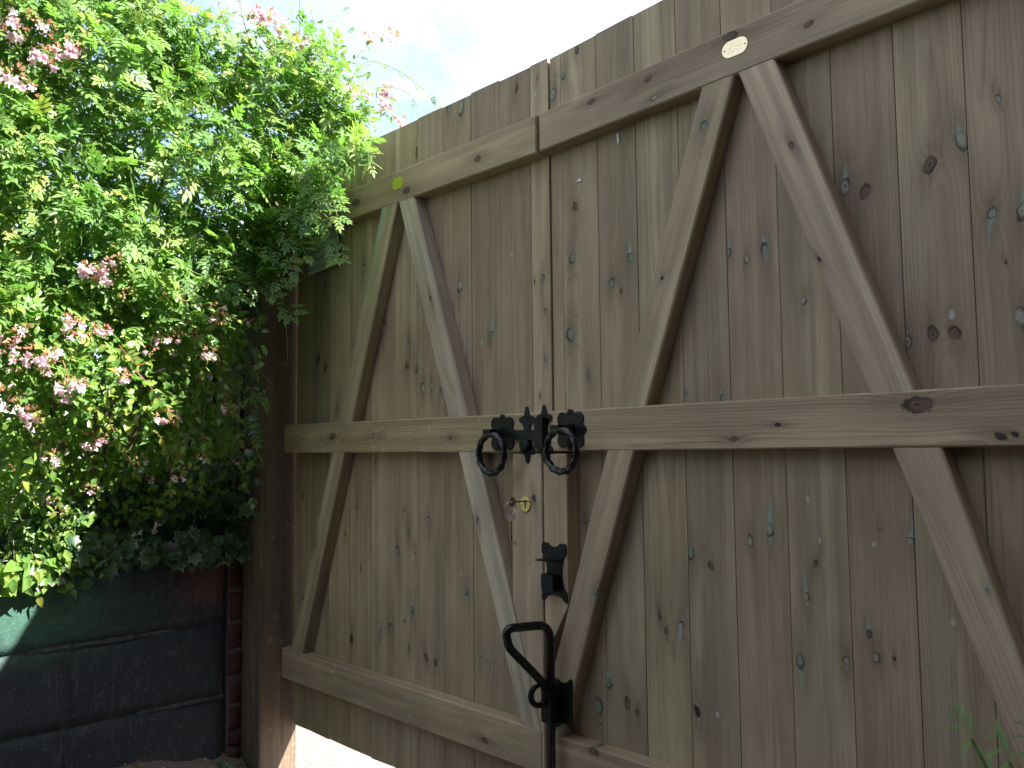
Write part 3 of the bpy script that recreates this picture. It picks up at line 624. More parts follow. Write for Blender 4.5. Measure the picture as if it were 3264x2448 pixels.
# maker's plates on the top rails
def plate_mat(name, col, rough):
    m = NT(name); p = m.obj(); n1 = m.noise(p, 90, 3); n2 = m.noise(m.vmath('MULTIPLY', p, (260, 1, 420)), 1, 2)
    sp = m.n('ShaderNodeSeparateXYZ'); m.set(sp.inputs[0], p)
    rows = m.mr(m.math('SINE', m.math('MULTIPLY', sp.outputs[2], 800)), .2, .4)
    ins = m.math('MULTIPLY', m.mr(m.math('ABSOLUTE', sp.outputs[0]), .017, .015), m.mr(m.math('ABSOLUTE', sp.outputs[2]), .012, .010))
    eng = m.math('MULTIPLY', m.math('MULTIPLY', rows, m.mr(n2, .48, .54)), ins)
    c = m.mixc(m.math('MULTIPLY', eng, .5), col, tuple(q * .35 for q in col))
    m.bsdf(c, m.mr(n1, .3, .7, rough, rough + .12), 1, m.bump(n1, .1, .0004)); return m.m
def maker(leaf, pxa, pya, pxb, pyb, mat, label):
    a, bq = P(pxa, pya, YR), P(pxb, pyb, YR); c = (a + bq) / 2; hw = abs(bq.x - a.x) / 2; h = .0165
    o_ = [(hw - h + h * math.cos(t), h * math.sin(t)) for t in np.linspace(-math.pi/2, math.pi/2, 14)] + [(-hw + h + h * math.cos(t), h * math.sin(t)) for t in np.linspace(math.pi/2, 1.5*math.pi, 14)]
    o = MB().plate(o_, -.0012, -.0001, .0003).build('name_plate', mat, leaf, place(Vector((c.x, YR, c.z))) @ Matrix.Rotation(-rad(1.2), 4, 'Y'))
    o['label'] = label
    for x in (-hw + .006, hw - .006): screw(Vector((c.x + x, YR - .0012, c.z)), o, DULLBRASS, .55)
maker(leafR, 2302, 168, 2384, 135, plate_mat('bright_brass_plate', (.95, .72, .40), .2), 'shiny oval brass plate reflecting the sky')
maker(leafL, 1251, 592, 1285, 578, plate_mat('yellow_brass_plate', (.62, .58, .10), .35), 'small yellow brass plate')

# scraps of white paper left under staples, pale sign behind the leaves
def scrap(leaf, pts, label):
    ps = [P(x, y, -.0015) for x, y in pts]; V = ps + [p + Vector((0, -.0022 + random.random() * .0014, 0)) for p in ps]; n = len(ps)
    F = [list(range(n))[::-1], [n+i for i in range(n)]] + [[i, (i+1) % n, n+(i+1) % n, n+i] for i in range(n)]
    o = mesh('paper_scrap', V, F, PAPER); tag(o, label, 'paper scrap', 'paper scraps on the boards')
scrap(leafR, [(1965,428),(1972,425),(1974,450),(1976,454),(1968,459),(1968,446)], 'long thin white paper scrap on the boards just under the top rail')
scrap(leafR, [(1837,578),(1845,572),(1849,567),(1854,577),(1846,579)], 'small white triangular paper scrap on the boards below the long one')
def sign():
    a, bq = P(982, 800, -.012), P(1078, 790, -.012); c = P(1030, 800, -.012); hw = (bq.x - a.x) / 2; hz = .062
    m = NT('faded_sign'); p = m.obj(); sp = m.n('ShaderNodeSeparateXYZ'); m.set(sp.inputs[0], p)
    rows = m.mr(m.math('SINE', m.math('MULTIPLY', sp.outputs[2], 235)), .0, .35)
    n2 = m.noise(m.vmath('MULTIPLY', p, (150, 1, 90)), 1, 3); n3 = m.noise(p, 40, 5, .7)
    c = m.mixc(m.math('MULTIPLY', rows, m.mr(n2, .45, .53)), (.52, .57, .52), (.25, .28, .25)); c = m.mixc(m.mr(n3, .58, .66, 0, .7), c, (.12, .15, .10))
    m.bsdf(c, .5)
    o = MB().plate([(-hw, -hz), (hw, -hz), (hw, hz), (-hw, hz)], -.0015, .0015, .0005).build('sign', m.m, None, place(P(1030, 800, -.012)) @ Matrix.Rotation(-rad(3), 4, 'Y'))
    tag(o, 'faded pale sign half hidden by leaves on the boards below the left rail end', 'sign')
sign()

# ------------------------------------------------------------------ plants
def leaf_mat(name, cols, rough=.45, trans=.42, tcol=None, rim=None, spec=.5):
    m = NT(name); at = m.n('ShaderNodeAttribute', attribute_name='var').outputs['Fac']; oi = m.n('ShaderNodeObjectInfo').outputs['Random']
    v = m.math('FRACT', m.math('ADD', at, oi)); rp = m.n('ShaderNodeValToRGB'); el = rp.color_ramp.elements
    while len(el) < len(cols): el.new(.5)
    for i, c in enumerate(cols): el[i].position = i / (len(cols) - 1); el[i].color = (*c, 1)
    m.set(rp.inputs[0], v); c = rp.outputs[0]
    p = m.n('ShaderNodeNewGeometry').outputs['Position']
    c = m.mixc(1.0, c, m.mr(m.noise(p, 90, 3), .3, .7, .82, 1.15), 'MULTIPLY')
    if rim:
        a2 = m.n('ShaderNodeAttribute', attribute_name='rim').outputs['Fac']
        c = m.mixc(m.math('MULTIPLY', m.mr(m.math('ADD', a2, m.math('MULTIPLY', m.noise(p, 110, 3), .9)), 1.02, 1.45), m.mr(v, .72, .80)), c, rim)
    bs = m.bsdf(c, rough, 0, None, spec)
    tr = m.n('ShaderNodeBsdfTranslucent'); tc_ = m.mixc(1.0, c, tcol or (1.4, 1.65, .85), 'MULTIPLY'); m.set(tr.inputs['Color'], tc_)
    mxs = m.n('ShaderNodeMixShader'); mxs.inputs[0].default_value = trans
    m.t.links.new(bs.outputs[0], mxs.inputs[1]); m.t.links.new(tr.outputs[0], mxs.inputs[2]); m.t.links.new(mxs.outputs[0], m.out.inputs['Surface'])
    return m.m
JM = leaf_mat('jasmine_leaf', [(.10, .20, .055), (.12, .24, .06), (.15, .275, .068), (.19, .31, .075), (.28, .34, .085)], .50)
AM = leaf_mat('abelia_leaf', [(.09, .19, .045), (.12, .24, .055), (.155, .285, .062), (.21, .325, .07), (.30, .32, .075)], .28)
IM = leaf_mat('ivy_leaf', [(.028, .07, .030), (.038, .09, .036), (.045, .10, .04), (.06, .12, .05)], .38, .15, None, (.25, .28, .18))
SEP = leaf_mat('sepal', [(.58, .32, .22), (.56, .36, .22), (.52, .24, .17), (.54, .40, .24), (.48, .36, .20)], .6, .4, (1.2, .9, .8))
PET = leaf_mat('petal', [(.84, .52, .63), (.86, .66, .74), (.88, .80, .84), (.85, .58, .68)], .6, .4, (1, .95, 1))
STM = simple('green_stem', (.10, .12, .035), .6, 0, .3, 60); RST = simple('red_stem', (.20, .075, .045), .55, 0, .3, 60); TWG = simple('brown_twig', (.13, .09, .06), .8, 0, .35, 60)

def leaflet(L, w, fold=.18, curl=.12, x0=0):
    sec = ((.06, .22), (.34, 1.0), (.66, .74), (.86, .34)); V = [(x0, 0, 0)]; F = []
    for t, k in sec:
        z = -curl * L * t * t; V += [(x0 + t*L, k*w/2, z + fold*w*k*.5), (x0 + t*L, 0, z), (x0 + t*L, -k*w/2, z + fold*w*k*.5)]
    V.append((x0 + L, 0, -curl * L)); F += [[0, 2, 1], [0, 3, 2]]
    for i in range(len(sec) - 1):
        a = 1 + 3*i; F += [[a, a+1, a+4, a+3], [a+1, a+2, a+5, a+4]]
    a = 1 + 3*(len(sec)-1); n = len(V) - 1; F += [[a, a+1, n], [a+1, a+2, n]]
    return np.array(V), F
def merge(parts):
    V = []; F = []
    for v, f in parts: n = sum(len(q) for q in V); V.append(v); F += [[i + n for i in ff] for ff in f]
    return np.vstack(V), F
def jas_leaf(pairs=3, L=.075):
    parts = []; 
    for i in range(pairs):
        x = L * (.22 + .60 * i / pairs)
        for sg in (1, -1):
            v, f = leaflet(L * .36, L * .150); a = sg * rad(52 - 6*i); c, s_ = math.cos(a), math.sin(a)
            v = np.stack([v[:,0]*c - v[:,1]*s_ + x, v[:,0]*s_ + v[:,1]*c, v[:,2] - .10*x*x/L], 1); parts.append((v, f))
    v, f = leaflet(L * .50, L * .175, x0=L * .62); v[:, 2] -= .06 * L; parts.append((v, f))
    w = .0006; parts.append((np.array([(0, w, 0), (0, -w, 0), (L*.65, -w, -.05*L), (L*.65, w, -.05*L)]), [[0, 1, 2, 3]]))
    return merge(parts)
def ivy_leaf(L=.05):
    ang = [0, 22, 48, 72, 100, 135, 160, 180]; rr = [1.0, .62, .80, .50, .62, .42, .40, .12]
    pts = [(math.cos(rad(a)) * r * L * .6 + .2 * L, math.sin(rad(a)) * r * L * .62) for a, r in zip(ang, rr)]
    out_ = pts + [(x, -y) for x, y in pts[-2:0:-1]]
    n = len(out_); V = [(.2*L, 0, .0)] + [(x*.6 + .08*L, y*.6, .012*L) for x, y in out_] + [(x, y, -.10*L*((x/L)**2 + (y/L)**2*3)) for x, y in out_]
    F = []
    for i in range(n):
        j = (i+1) % n; F += [[0, 1+i, 1+j], [1+i, 1+n+i, 1+n+j, 1+j]]
    rim = [0] + [.45] * n + [1.0] * n
    return np.array(V), F, rim
JL = [jas_leaf(3), jas_leaf(2, .062), jas_leaf(3, .085)]
AL = [leaflet(.034, .019, .30, .22), leaflet(.029, .017, .22, .10), leaflet(.038, .020, .35, .30)]
IL = [ivy_leaf(.05)]
def basis(a, n):
    a = np.asarray(a, float); a = a / np.linalg.norm(a); n = np.asarray(n, float); n = n - a * (n @ a); n = n / (np.linalg.norm(n) + 1e-9); b_ = np.cross(n, a)
    return np.stack([a, b_, n], 1)
def scatter(parent, name, mat, temps, inst, n_obj=300, rims=None):
    """inst: list of (priority, template, position, 3x3, scale). The most prominent become parts of their own, the rest one stuff part"""
    inst = sorted(inst, key=lambda q: q[0]); ind, rest = inst[:n_obj], inst[n_obj:]
    mes = []
    for k, t in enumerate(temps):
        me = bpy.data.meshes.new(name); me.from_pydata([tuple(v) for v in t[0]], [], t[1]); me.materials.append(mat)
        a = me.attributes.new('var', 'FLOAT', 'POINT'); a.data.foreach_set('value', [0.0] * len(t[0]))
        if len(t) > 2: a = me.attributes.new('rim', 'FLOAT', 'POINT'); a.data.foreach_set('value', t[2])
        me.polygons.foreach_set('use_smooth', [True] * len(me.polygons)); mes.append(me)
    for pr, k, p, B3, s in ind:
        m4 = Matrix([[*(B3[i] * s), p[i]] for i in range(3)] + [[0, 0, 0, 1]])
        link(bpy.data.objects.new(name, mes[k]), parent, m4)
    if not rest: return
    VV = []; FF = []; var = []; rim = []; off = 0; 
    for pr, k, p, B3, s in rest:
        t = temps[k]; v = t[0] @ (B3.T * s) + np.asarray(p); VV.append(v); FF += [[i + off for i in f] for f in t[1]]; off += len(v)
        var += [random.random()] * len(v)
        if len(t) > 2: rim += t[2]
    VV = np.vstack(VV); me = bpy.data.meshes.new('foliage'); me.from_pydata(VV.tolist(), [], FF); me.materials.append(mat)
    a = me.attributes.new('var', 'FLOAT', 'POINT'); a.data.foreach_set('value', var)
    if rim: a = me.attributes.new('rim', 'FLOAT', 'POINT'); a.data.foreach_set('value', rim)
    me.polygons.foreach_set('use_smooth', [True] * len(me.polygons))
    tag(link(bpy.data.objects.new('foliage', me), parent), kind='stuff')
def inside(poly, x, y):
    c = False; n = len(poly)
    for i in range(n):
        x0, y0 = poly[i]; x1, y1 = poly[i-1]
        if (y0 > y) != (y1 > y) and x < (x1 - x0) * (y - y0) / (y1 - y0) + x0: c = not c
    return c
def pick(poly):
    xs = [p[0] for p in poly]; ys = [p[1] for p in poly]
    while True:
        x = random.uniform(min(xs), max(xs)); y = random.uniform(min(ys), max(ys))
        if inside(poly, x, y): return x, y
def lump(x, y, s): return math.sin(x / 97. + 1.3 * s) * math.cos(y / 83. + s) + .6 * math.sin(x / 43. + y / 51. + s * 2)
def gate_top_y(px): return 408.6 - .455 * (px - 1262.8)
def surf(px, py, back=0.0, xs=-2.44):
    """a point on (or behind) the outer face of the bush, which leans over the wall and the corner of the gate"""
    X = xs + .07 * lump(px, py, 1.0) - (.27 * max(0, min(1, (py - 1250) / 450)))
    a = W(px, py, X); eye = Vector((0, -D0, EYE)); d = (a - eye)
    if py > gate_top_y(px) - 20:
        bq = P(px, py, -.13 - .05 * abs(lump(px, py, 2.0)))
        if (bq - eye).length < d.length: d = bq - eye
    p = eye + d * (1 + back / d.length)
    if back > 0 and p.z < 1.99 and p.x > -2.62 and p.y > -.075: p.y = -.075 - random.random() * .02
    if p.z < .74 and p.x < XW + .03: p.x = XW + .03
    return p
def outward(): return Vector((.75, -.35, .10)).normalized()
def rnd(): return Vector((random.gauss(0, 1), random.gauss(0, 1), random.gauss(0, 1)))
def orient(droop=.5, spread=.6, nz=.75):
    a = outward() * .8 + Vector((0, 0, -droop)) + rnd() * spread
    n = Vector((.65, .12, nz * .85)) + rnd() * .34
    return basis(a, n)
jasmine = empty('jasmine_climber', (-2.95, -.45, .72), 'bright green jasmine with feathery leaves sprawling over the gate corner', 'climber')
abelia = empty('abelia_shrub', (-2.95, -.75, .72), 'arching glossy shrub with clusters of pink flowers above the dark wall', 'shrub')
ivy = empty('ivy', (-2.80, -.45, .72), 'dark ivy with cream edged leaves trailing over the wall top', 'ivy')
ZJ = [(-90,-90),(470,-90),(520,40),(600,120),(720,175),(850,165),(960,200),(1050,225),(1115,290),(1165,370),(1165,430),(1120,490),(1070,540),(1020,600),(960,690),(930,740),(880,820),(820,900),(730,960),(600,940),(300,960),(-90,1010)]
ZA = [(-90,930),(250,900),(480,900),(640,950),(760,1000),(790,1090),(745,1300),(760,1420),(700,1560),(560,1640),(330,1660),(260,1760),(120,1830),(-90,1850)]
ZI = [(180,1600),(480,1500),(700,1440),(810,1440),(810,1600),(775,1725),(640,1768),(500,1768),(330,1760),(200,1800),(60,1850),(-60,1830),(-60,1680)]
inJ, inA, inI = [], [], []
def add(lst, pr, temps, p, B3, s): lst.append((pr, random.randrange(len(temps)), np.array(p), B3, s))
for i in range(3000):
    x, y = pick(ZJ); bk = random.random() ** 1.5 * .20; add(inJ, bk, JL, surf(x, y, bk), orient(), random.uniform(.75, 1.15))
for i in range(1500):
    x, y = pick(ZJ); bk = .15 + random.random() * .40; add(inJ, 9, JL, surf(x, y, bk), orient(.4, 1.0), random.uniform(.9, 1.3))
ZT = [(430,-90),(520,-30),(620,40),(740,85),(860,80),(980,105),(1080,165),(1150,270),(1190,380),(1120,430),(900,380),(500,300),(380,100)]
for i in range(900):
    x, y = pick(ZT); bk = random.random() * .3; add(inJ, bk + .05, JL, surf(x, y, bk), orient(), random.uniform(.75, 1.1))
ZC = [(1000,300),(1175,380),(1185,440),(1140,500),(1085,560),(1050,620),(1000,700),(940,780),(880,860),(800,900),(800,600)]
for i in range(420):
    x, y = pick(ZC); bk = random.random() * .12; add(inJ, bk, JL, surf(x, y, bk), orient(.5, .6), random.uniform(.8, 1.15))
ZJA = [(-90,930),(520,880),(640,950),(600,1150),(300,1250),(-90,1200)]
for i in range(420):
    x, y = pick(ZJA); bk = random.random() * .2; add(inJ, bk, JL, surf(x, y, bk), orient(), random.uniform(.7, 1.0))
for i in range(3300):
    x, y = pick(ZA); bk = random.random() ** 1.4 * .22; add(inA, bk, AL, surf(x, y, bk), orient(.55, .75), random.uniform(.7, 1.1))
for i in range(1500):
    x, y = pick(ZA); bk = .15 + random.random() * .35; add(inA, 9, AL, surf(x, y, bk), orient(.5, 1.0), random.uniform(.9, 1.3))
TLA = [(-90,-90),(250,-90),(270,200),(60,420),(-90,420)]; TRA = [(760,40),(1000,20),(1100,150),(1260,300),(1270,390),(1180,380),(1060,300),(900,220)]
for zone, k in ((TLA, 420), (TRA, 150)):
    for i in range(k):
        x, y = pick(zone); bk = random.random() * .15; add(inA, bk, AL, surf(x, y, bk), orient(.3, .8), random.uniform(.7, 1.0))
for i in range(620):
    x, y = pick(ZI); bk = random.random() * .10; p = surf(x, y, bk, -2.50); add(inI, bk + (0 if x > 250 else .1), IL, p, basis(Vector((.35, -.1, -1)) + rnd() * .45, Vector((.9, -.35, .35)) + rnd() * .25), random.uniform(.55, 1.35))
ZB_ = [(-200,700),(760,700),(800,1000),(780,1600),(300,1660),(-200,1760)]
for i in range(2600):
    x, y = pick(ZB_); bk = .35 + random.random() * .7; add(inA, 9, AL, surf(x, y, bk), orient(.3, 1.2), random.uniform(1.6, 2.6))
for i in range(900):
    x, y = pick(ZJ); bk = .35 + random.random() * .6; add(inJ, 9, JL, surf(x, y, bk), orient(.3, 1.2), random.uniform(1.0, 1.5))
for i in range(170):
    x = random.uniform(-60, 780); y = 1745 + random.gauss(0, 28) + (70 if x < 160 else 0); p = W(x, y, XW + random.uniform(.015, .07)); add(*((inI, .05, IL) if x > 220 else (inA, .05, AL)), p, basis(Vector((.3, -.1, -1)) + rnd() * .4, Vector((1, -.35, .25)) + rnd() * .25), random.uniform(.6, 1.25))
# the plants go on past the picture's left and top edges
ZL = [(-620,-250),(-80,-280),(-80,1000),(-620,1050)]; ZU = [(-80,-80),(-80,-300),(380,-330),(480,-90)]; ZLA = [(-620,950),(-80,920),(-80,1850),(-620,1900)]
for zone, k, lst, tp in ((ZL, 1100, inJ, JL), (ZU, 420, inJ, JL), (ZLA, 900, inA, AL), (ZL, 300, inA, AL)):
    for i in range(k):
        x, y = pick(zone); bk = random.random() * .3; add(lst, 8, tp, surf(x, y, bk), orient(), random.uniform(.9, 1.3))
# foliage hanging in front of the post
for i in range(90):
    x = random.uniform(770, 850); y = random.uniform(960, 1650); bk = random.random() * .1
    if x > 860 - (y - 960) * .06: continue
    p = P(x, y, -.15 - random.random() * .12); add(random.choice((inJ, inI, inA)), 5, [0], p, orient(.9, .6), random.uniform(.5, .85))
# shoots with opposite leaves
def shoot(parent, pts, lst, temps, mat, sp=.028, r0=.0022, r1=.0009, size=1.0, pr=.0, droop=.25):
    pts = [Vector(p) for p in pts]; path = []
    for i in range(len(pts) - 1):
        for k in range(6):
            t = k / 6; p0 = pts[max(i-1, 0)]; p1, p2 = pts[i], pts[i+1]; p3 = pts[min(i+2, len(pts)-1)]
            path.append(.5 * ((2*p1) + (p2-p0)*t + (2*p0 - 5*p1 + 4*p2 - p3)*t*t + (3*p1 - p0 - 3*p2 + p3)*t**3))
    path.append(pts[-1]); n = len(path)
    shade_auto(MB().tube(path, [r0 + (r1 - r0) * i / (n-1) for i in range(n)], 6).build('stem', mat, parent), 80)
    acc = 0; side = 0
    for i in range(1, n):
        seg = path[i] - path[i-1]; acc += seg.length
        if acc >= sp:
            acc = 0; side += 1; t = seg.normalized(); o_ = t.cross(Vector((.5, -.6, .6))).normalized()
            if side % 2 and temps is AL: o_ = t.cross(o_).normalized()
            f = 1 - .35 * i / n
            for sg in (1, -1):
                a = t * .55 + o_ * sg * .9 + Vector((0, 0, -droop)) + rnd() * .15
                add(lst, pr, temps, path[i], basis(a, Vector((.5, -.35, .8)) + rnd() * .2), size * f * random.uniform(.85, 1.1))
    add(lst, pr, temps, path[-1], basis(path[-1] - path[-2], Vector((.5, -.3, .8))), size * .8)
    return path
def sk(*pp, xs=-2.47): return [surf(x, y, 0, xs) if len(q) == 2 else W(x, y, q[2]) for q in pp for x, y in [q[:2]]]
# sprays against the sky
TOPS = [([(690,330),(650,150),(600,20),(590,-60)], 'j'),([(790,260),(740,120),(700,30),(690,-60)], 'a'),([(955,260),(956,120),(955,-40)], 'j'),([(830,230),(780,80),(755,-50)], 'a'),([(560,240),(520,110),(480,-40)], 'j'),
 ([(880,210),(850,110),(860,60)], 'a'),([(1010,260),(1030,150),(1075,60),(1090,40)], 'j'),([(1060,260),(1130,190),(1190,130),(1262,112)], 'a'),([(1110,270),(1170,195),(1270,225),(1350,285),(1420,332)], 'j'),([(1120,330),(1200,280),(1290,290),(1330,340)], 'j'),
 ([(1080,330),(1150,300),(1235,300)], 'a'),([(1100,380),(1180,350),(1270,385)], 'a'),([(640,200),(690,110),(730,60)], 'j'),([(1000,230),(1010,120),(990,30)], 'a'),([(420,200),(400,60),(410,-40)], 'a'),([(1040,300),(1060,200),(1110,110)], 'j')]
for pp, k in TOPS:
    pts = [W(x, y, -2.50) for x, y in pp]
    if k == 'j': shoot(jasmine, pts, inJ, JL[:2], STM, .034, .0022, .0008, .70, -.1)
    else: shoot(abelia, pts, inA, AL, RST, .022, .0018, .0007, .85, -.1, .1)
# jasmine sprays hanging out in front of the post and over the rail end
HANG = [[(640,760),(760,840),(860,880),(905,905)],[(700,880),(790,905),(850,920),(880,935)],[(600,860),(690,900),(760,940)],[(860,700),(940,760),(975,810)],[(960,560),(1020,600),(1060,640),(1075,690)],[(1010,440),(1100,450),(1160,480),(1180,520)],[(900,660),(960,690),(1000,720)],[(970,640),(1040,690),(1065,760),(1078,820)],
 [(820,760),(900,800),(930,860)],[(720,740),(820,790),(870,850)],[(860,930),(900,960),(935,1010)]]
for pp in HANG: shoot(jasmine, [surf(x, y, -.03) for x, y in pp], inJ, JL, STM, .036, .0020, .0008, .85, -.1, .35)
# arching flower stems of the shrub
AR = [[(520,930),(590,1000),(650,1130),(640,1230)],[(560,950),(690,990),(800,1040)],[(600,1050),(690,1150),(720,1290)],[(430,1180),(500,1260),(560,1360),(570,1480)],[(350,1350),(400,1440),(440,1520)],[(120,1400),(160,1480),(190,1600)],[(640,1200),(620,1350),(590,1420)],[(700,1120),(715,1230),(700,1330)],
 [(200,1150),(230,1240),(240,1270)],[(30,1480),(90,1560),(110,1620)],[(500,1380),(540,1450),(545,1560)],[(260,1420),(300,1500),(310,1560)],[(380,1100),(430,1160),(485,1150)],[(60,1240),(100,1290),(130,1330)],[(650,1380),(650,1500),(640,1580)],[(730,1250),(760,1380),(765,1480)]]
for pp in AR: shoot(abelia, [surf(x, y, -.04) for x, y in pp], inA, AL, RST, .024, .0020, .0009, 1.0, -.1, .2)
# low leafy shoots in the sun at the wall top
for pp in ([(60,1640),(90,1720),(110,1800)],[(150,1660),(190,1740),(205,1840)],[(20,1600),(40,1700),(30,1790)]): shoot(jasmine, [surf(x, y, -.03) for x, y in pp], inJ, JL[:2], STM, .03, .002, .001, .62, -.1, .3)
# old wood inside
for pp in ([(300,1700),(330,1450),(370,1250),(420,1050)],[(280,1700),(310,1400),(300,1180)],[(330,1690),(420,1400),(520,1200)],[(480,740),(500,640),(560,450),(600,300)],[(440,900),(480,720)],[(250,1720),(200,1400),(140,1150)]):
    shade_auto(MB().tube([surf(x, y, .14) for x, y in pp], [.009, .007, .005, .004][:len(pp)], 7).build('stem', TWG, abelia), 80)
# bare twigs and vines on the post
for pp in ([(800,1120),(830,1190),(860,1215),(873,1235)],[(880,880),(905,960),(915,1080),(917,1150)],[(790,1190),(830,1140),(805,1100)],[(770,1560),(800,1480),(850,1420)],[(790,1440),(850,1410)],[(640,1300),(640,1420),(650,1545)],[(700,1380),(690,1490)],[(800,1230),(845,1290),(890,1330)],[(745,1500),(750,1600)]):
    shade_auto(MB().tube([surf(x, y, -.01) for x, y in pp], .0013, 5).build('stem', TWG, jasmine), 80)
scatter(jasmine, 'leaf', JM, JL, inJ, 300); scatter(abelia, 'leaf', AM, AL, inA, 300); scatter(ivy, 'leaf', IM, IL, inI, 300)
# ivy runners
for k in range(9):
    x = random.uniform(300, 740); pts = [surf(x + random.uniform(-30, 30) * q, 1560 + q * 65, .03, -2.50) for q in range(4)]
    shade_auto(MB().tube(pts, .0013, 5).build('stem', TWG, ivy), 80)

# flower clusters
def sepal_cluster():
    parts = []
    for i in range(13):
        o3 = np.array(rnd().normalized()) * np.array([.016, .016, .013]) + np.array([0, 0, .004]); ax = o3 / np.linalg.norm(o3)
        for k in range(4):
            v, f = leaflet(.0105, .0034, .1, -.1); dv_ = basis(ax * .9 + np.array(rnd()) * .45, np.array(rnd())); parts.append((v @ dv_.T + o3, f))
    return merge(parts)
def floret():
    n = 10; V = []; F = []; prof = ((0, .0011), (.006, .0020), (.012, .0046), (.0145, .0062))
    for z, r in prof: V += [(math.cos(2*math.pi*i/n) * r, math.sin(2*math.pi*i/n) * r, -z) for i in range(n)]
    for j in range(3):
        for i in range(n): F.append([j*n+i, j*n+(i+1) % n, (j+1)*n+(i+1) % n, (j+1)*n+i])
    b0 = 3*n
    for i in range(0, n, 2):
        a = 2*math.pi*(i+.5)/n; V += [(math.cos(a-.30)*.0098, math.sin(a-.30)*.0098, -.0155), (math.cos(a+.30)*.0098, math.sin(a+.30)*.0098, -.0155)]
        k = len(V); F.append([b0+i, b0+(i+1) % n, k-1, k-2])
    return np.array(V), F
SC3 = [sepal_cluster() for _ in range(3)]; FLO = floret()
sme = []
for v, f in SC3:
    me = bpy.data.meshes.new('flower_cluster'); me.from_pydata(v.tolist(), [], f); me.materials.append(SEP); a = me.attributes.new('var', 'FLOAT', 'POINT'); a.data.foreach_set('value', [0.] * len(v)); sme.append(me)
fme = bpy.data.meshes.new('flower'); fme.from_pydata(FLO[0].tolist(), [], FLO[1]); fme.materials.append(PET); fme.polygons.foreach_set('use_smooth', [True] * len(fme.polygons)); a = fme.attributes.new('var', 'FLOAT', 'POINT'); a.data.foreach_set('value', [0.] * len(FLO[0]))
FLW = [(40,95,1.5,6),(90,70,1.2,3),(150,95,1.0,2),(218,160,1.3,6),(140,185,1.2,6),(180,175,1.0,4),(28,240,1.5,6),(95,290,1.0,2),(15,60,1.2,4),(845,62,1.5,7),(885,80,1.3,6),(815,45,1.0,2),(950,135,1.2,6),(970,140,1.0,3),(870,150,.9,0),(1000,200,.9,1),(1180,118,1.0,3),(1225,108,1.1,2),(1255,120,1.0,2),(1120,290,.9,3),(1240,300,1.2,5),(1232,335,1.1,5),(1275,388,1.1,3),(1165,300,.8,2),(1110,300,.9,4),
 (300,865,1.5,7),(340,880,1.3,6),(365,828,1.0,1),(400,935,1.0,0),(690,985,1.0,1),(702,1015,1.1,1),(800,1030,.7,1),(240,1045,1.2,5),(285,1050,1.1,1),(325,1052,1.0,5),(220,1015,.8,3),(520,1080,.9,4),(565,1075,.9,3),(20,1070,1.3,5),(75,1055,1.1,1),(30,1110,1.1,5),(115,1130,1.3,6),(160,1135,1.2,4),(60,1165,1.1,3),(145,1190,1.0,1),(480,1115,.9,1),(385,1195,1.0,3),(400,1205,.8,2),(225,1240,1.4,7),(250,1230,1.1,3),(20,1262,1.4,4),(45,1285,1.0,3),(105,1320,1.2,6),(665,1130,1.1,4),(695,1235,.8,0),(525,1325,1.1,3),(548,1345,1.0,2),(295,1400,1.3,6),(325,1400,.9,2),(735,1300,1.0,3),(718,1265,.7,0),(110,1350,.9,3),(165,1455,1.1,4),(445,1468,1.0,1),(570,1510,1.0,3),(480,1525,.6,3),(295,1560,.9,1),(755,1470,.6,3),(175,1600,.9,1),(190,1630,.8,0),(645,1460,.7,2),(355,840,.9,1),(720,540,.5,3),(970,565,.6,3),(610,600,.5,2)]
for x, y, s, nf in FLW:
    p = surf(x, y, -.05) if y > 420 or x < 300 else W(x, y, -2.46)
    s *= 1.25 if y < 420 else 1.05
    rot = Matrix.Rotation(random.uniform(0, 6.3), 4, 'Z'); mw = Matrix.Translation(p) @ rot @ Matrix.Scale(s * .92, 4)
    o = link(bpy.data.objects.new('flower_cluster', random.choice(sme)), abelia, mw)
    for k in range(nf):
        d = Vector((random.uniform(-1, 1), random.uniform(-1, 1), random.uniform(-.9, .15))) + Vector((.5, -.4, 0)); d.normalize()
        q = Vector((0, 0, -1)).rotation_difference(d).to_matrix().to_4x4()
        link(bpy.data.objects.new('flower', fme), o, Matrix.Translation(p + d * .011 * s) @ q @ Matrix.Scale(s * random.uniform(.8, 1.05), 4))

# ------------------------------------------------------------------ near fern at the lower right, litter on the ground
FM = leaf_mat('fern_leaf', [(.10, .20, .05), (.14, .26, .06), (.18, .30, .08)], .5)
fern = empty('fern', (.02, -.72, 0), 'soft green feathery fern reaching in at the lower right corner', 'fern')
def frond(tip, base, n=26, wid=.10):
    tip, base = Vector(tip), Vector(base); mid = (tip + base) / 2 + Vector((.05, 0, .02)); path = [base * (1-t)**2 + mid * 2*t*(1-t) + tip * t*t for t in np.linspace(0, 1, n)]
    parts = []
    for i in range(5, n):
        t = (path[i] - path[i-1]).normalized(); o_ = t.cross(Vector((0, -.3, 1))).normalized(); w = wid * (1 - ((i / n - .45) / .62) ** 2) + .008
        for sg in (1, -1):
            for h_ in range(3):
                v, f = leaflet(w * (1 - .25*h_) * 1.0, .0022, .1, .25); parts.append((v @ basis(o_ * sg + t * (.5 + .35*h_) + Vector((0, 0, -.15)) + rnd()*.08, Vector((0, -.4, 1)) + rnd()*.2).T + np.array(path[i] + t * .006 * h_), f))
    v, f = merge(parts); o = mesh('frond', v.tolist(), f, FM, fern); a = o.data.attributes.new('var', 'FLOAT', 'POINT'); a.data.foreach_set('value', [random.random()] * len(v))
    shade_auto(MB().tube(path, [.0016 - .001 * i / n for i in range(n)], 6).build('stem', FM, fern), 80)
fb = Vector((.03, -.72, 0))
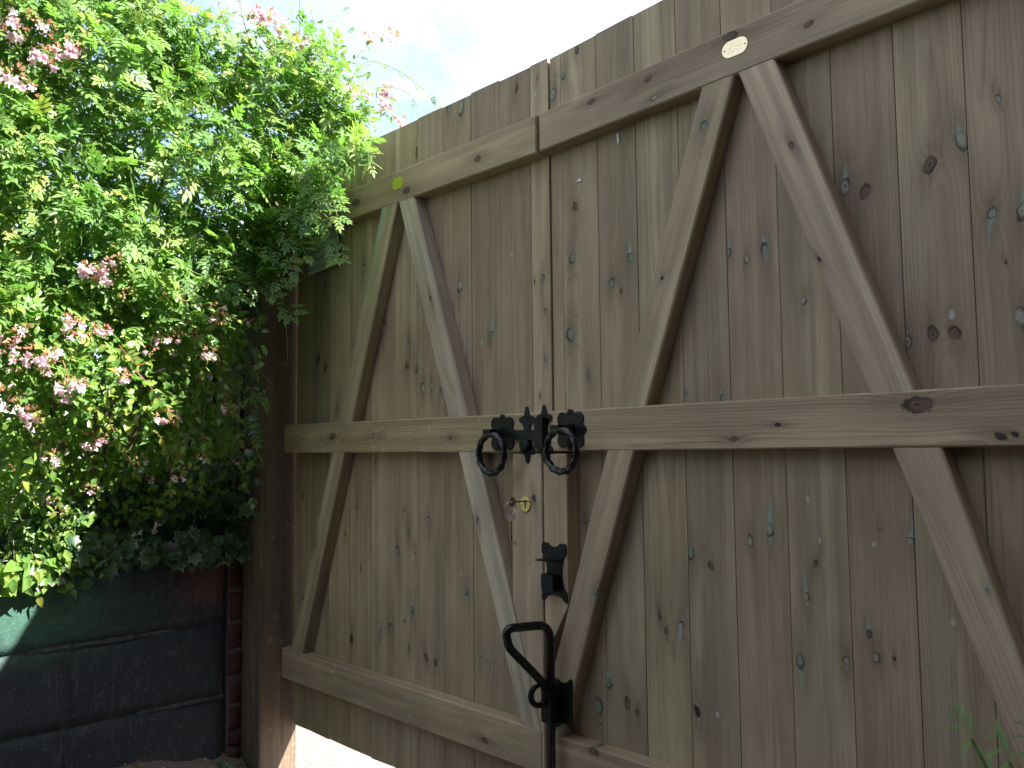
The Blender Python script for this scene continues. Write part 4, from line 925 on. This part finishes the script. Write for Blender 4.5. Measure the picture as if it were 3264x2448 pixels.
for (px, py, dp) in ((3095,2352,.45),(3215,2425,.42),(3310,2385,.46),(3420,2400,.5)): frond(R(px, py, dp), fb + rnd() * .02, 34, .040)
def litter():
    DL = leaf_mat('dry_leaf', [(.22, .12, .06), (.30, .18, .09), (.26, .15, .10)], .8, .2, (1, .8, .6))
    for (px, py, s, lab) in ((430,2440,1.0,'curled brown dry leaf standing on the soil at the foot of the wall'),(205,2440,.8,'small dry leaf flat on the soil near the lower left of the wall')):
        p = W(px, py, XW + .02); p.z = soil_h(p.x, p.y) + .002; v, f = leaflet(.034, .020, .9, .5)
        o = mesh('dry_leaf', v.tolist(), f, DL, None, Matrix.Translation(p) @ Matrix.Rotation(rad(-60), 4, 'Y') @ Matrix.Rotation(rad(40), 4, 'X') @ Matrix.Scale(s, 4)); tag(o, lab, 'leaf', 'dry leaves on the soil')
    V = []; F = []
    m = simple('grit', (.36, .28, .22), .9, 0, .4, 40)
    mb = MB()
    for k in range(420):
        if k < 260: x, y = random.gauss(-2.40, .10), random.gauss(.07, .03)
        else: x, y = XW + random.random() * .25, random.uniform(-.9, -.12)
        s = random.uniform(.001, .0045); z = .001 + (0 if k < 260 else .115 * (1 - (x - XW) / .36))
        if k >= 260: z = soil_h(x, y) + .003
        mb.box((-s, -s*.7, -s*.5), (s, s*.7, s*.5), Matrix.Translation((x, y, z)) @ Matrix.Rotation(random.random() * 6, 4, 'Z') @ Matrix.Rotation(random.random(), 4, 'X'))
    tag(mb.build('grit', m), 'loose grit and crumbs scattered on the ground by the post', 'grit', None, 'stuff')
litter()
# small ivy seedling at the foot of the post
sd_ = empty('ivy_seedling', W(715, 2440, XW + .05), 'small ivy seedling on the soil at the foot of the post', 'ivy')
sl = []
for (px, py, s) in ((705,2425,.85),(730,2435,.7),(745,2445,.6),(762,2415,.7),(690,2455,.8),(770,2450,.6)): sl.append((0, 0, np.array(W(px, py, XW + .05)), basis(Vector((.2, -.2, -.5)) + rnd()*.5, Vector((.8, -.4, .6)) + rnd()*.2), s))
scatter(sd_, 'leaf', IM, IL, sl)
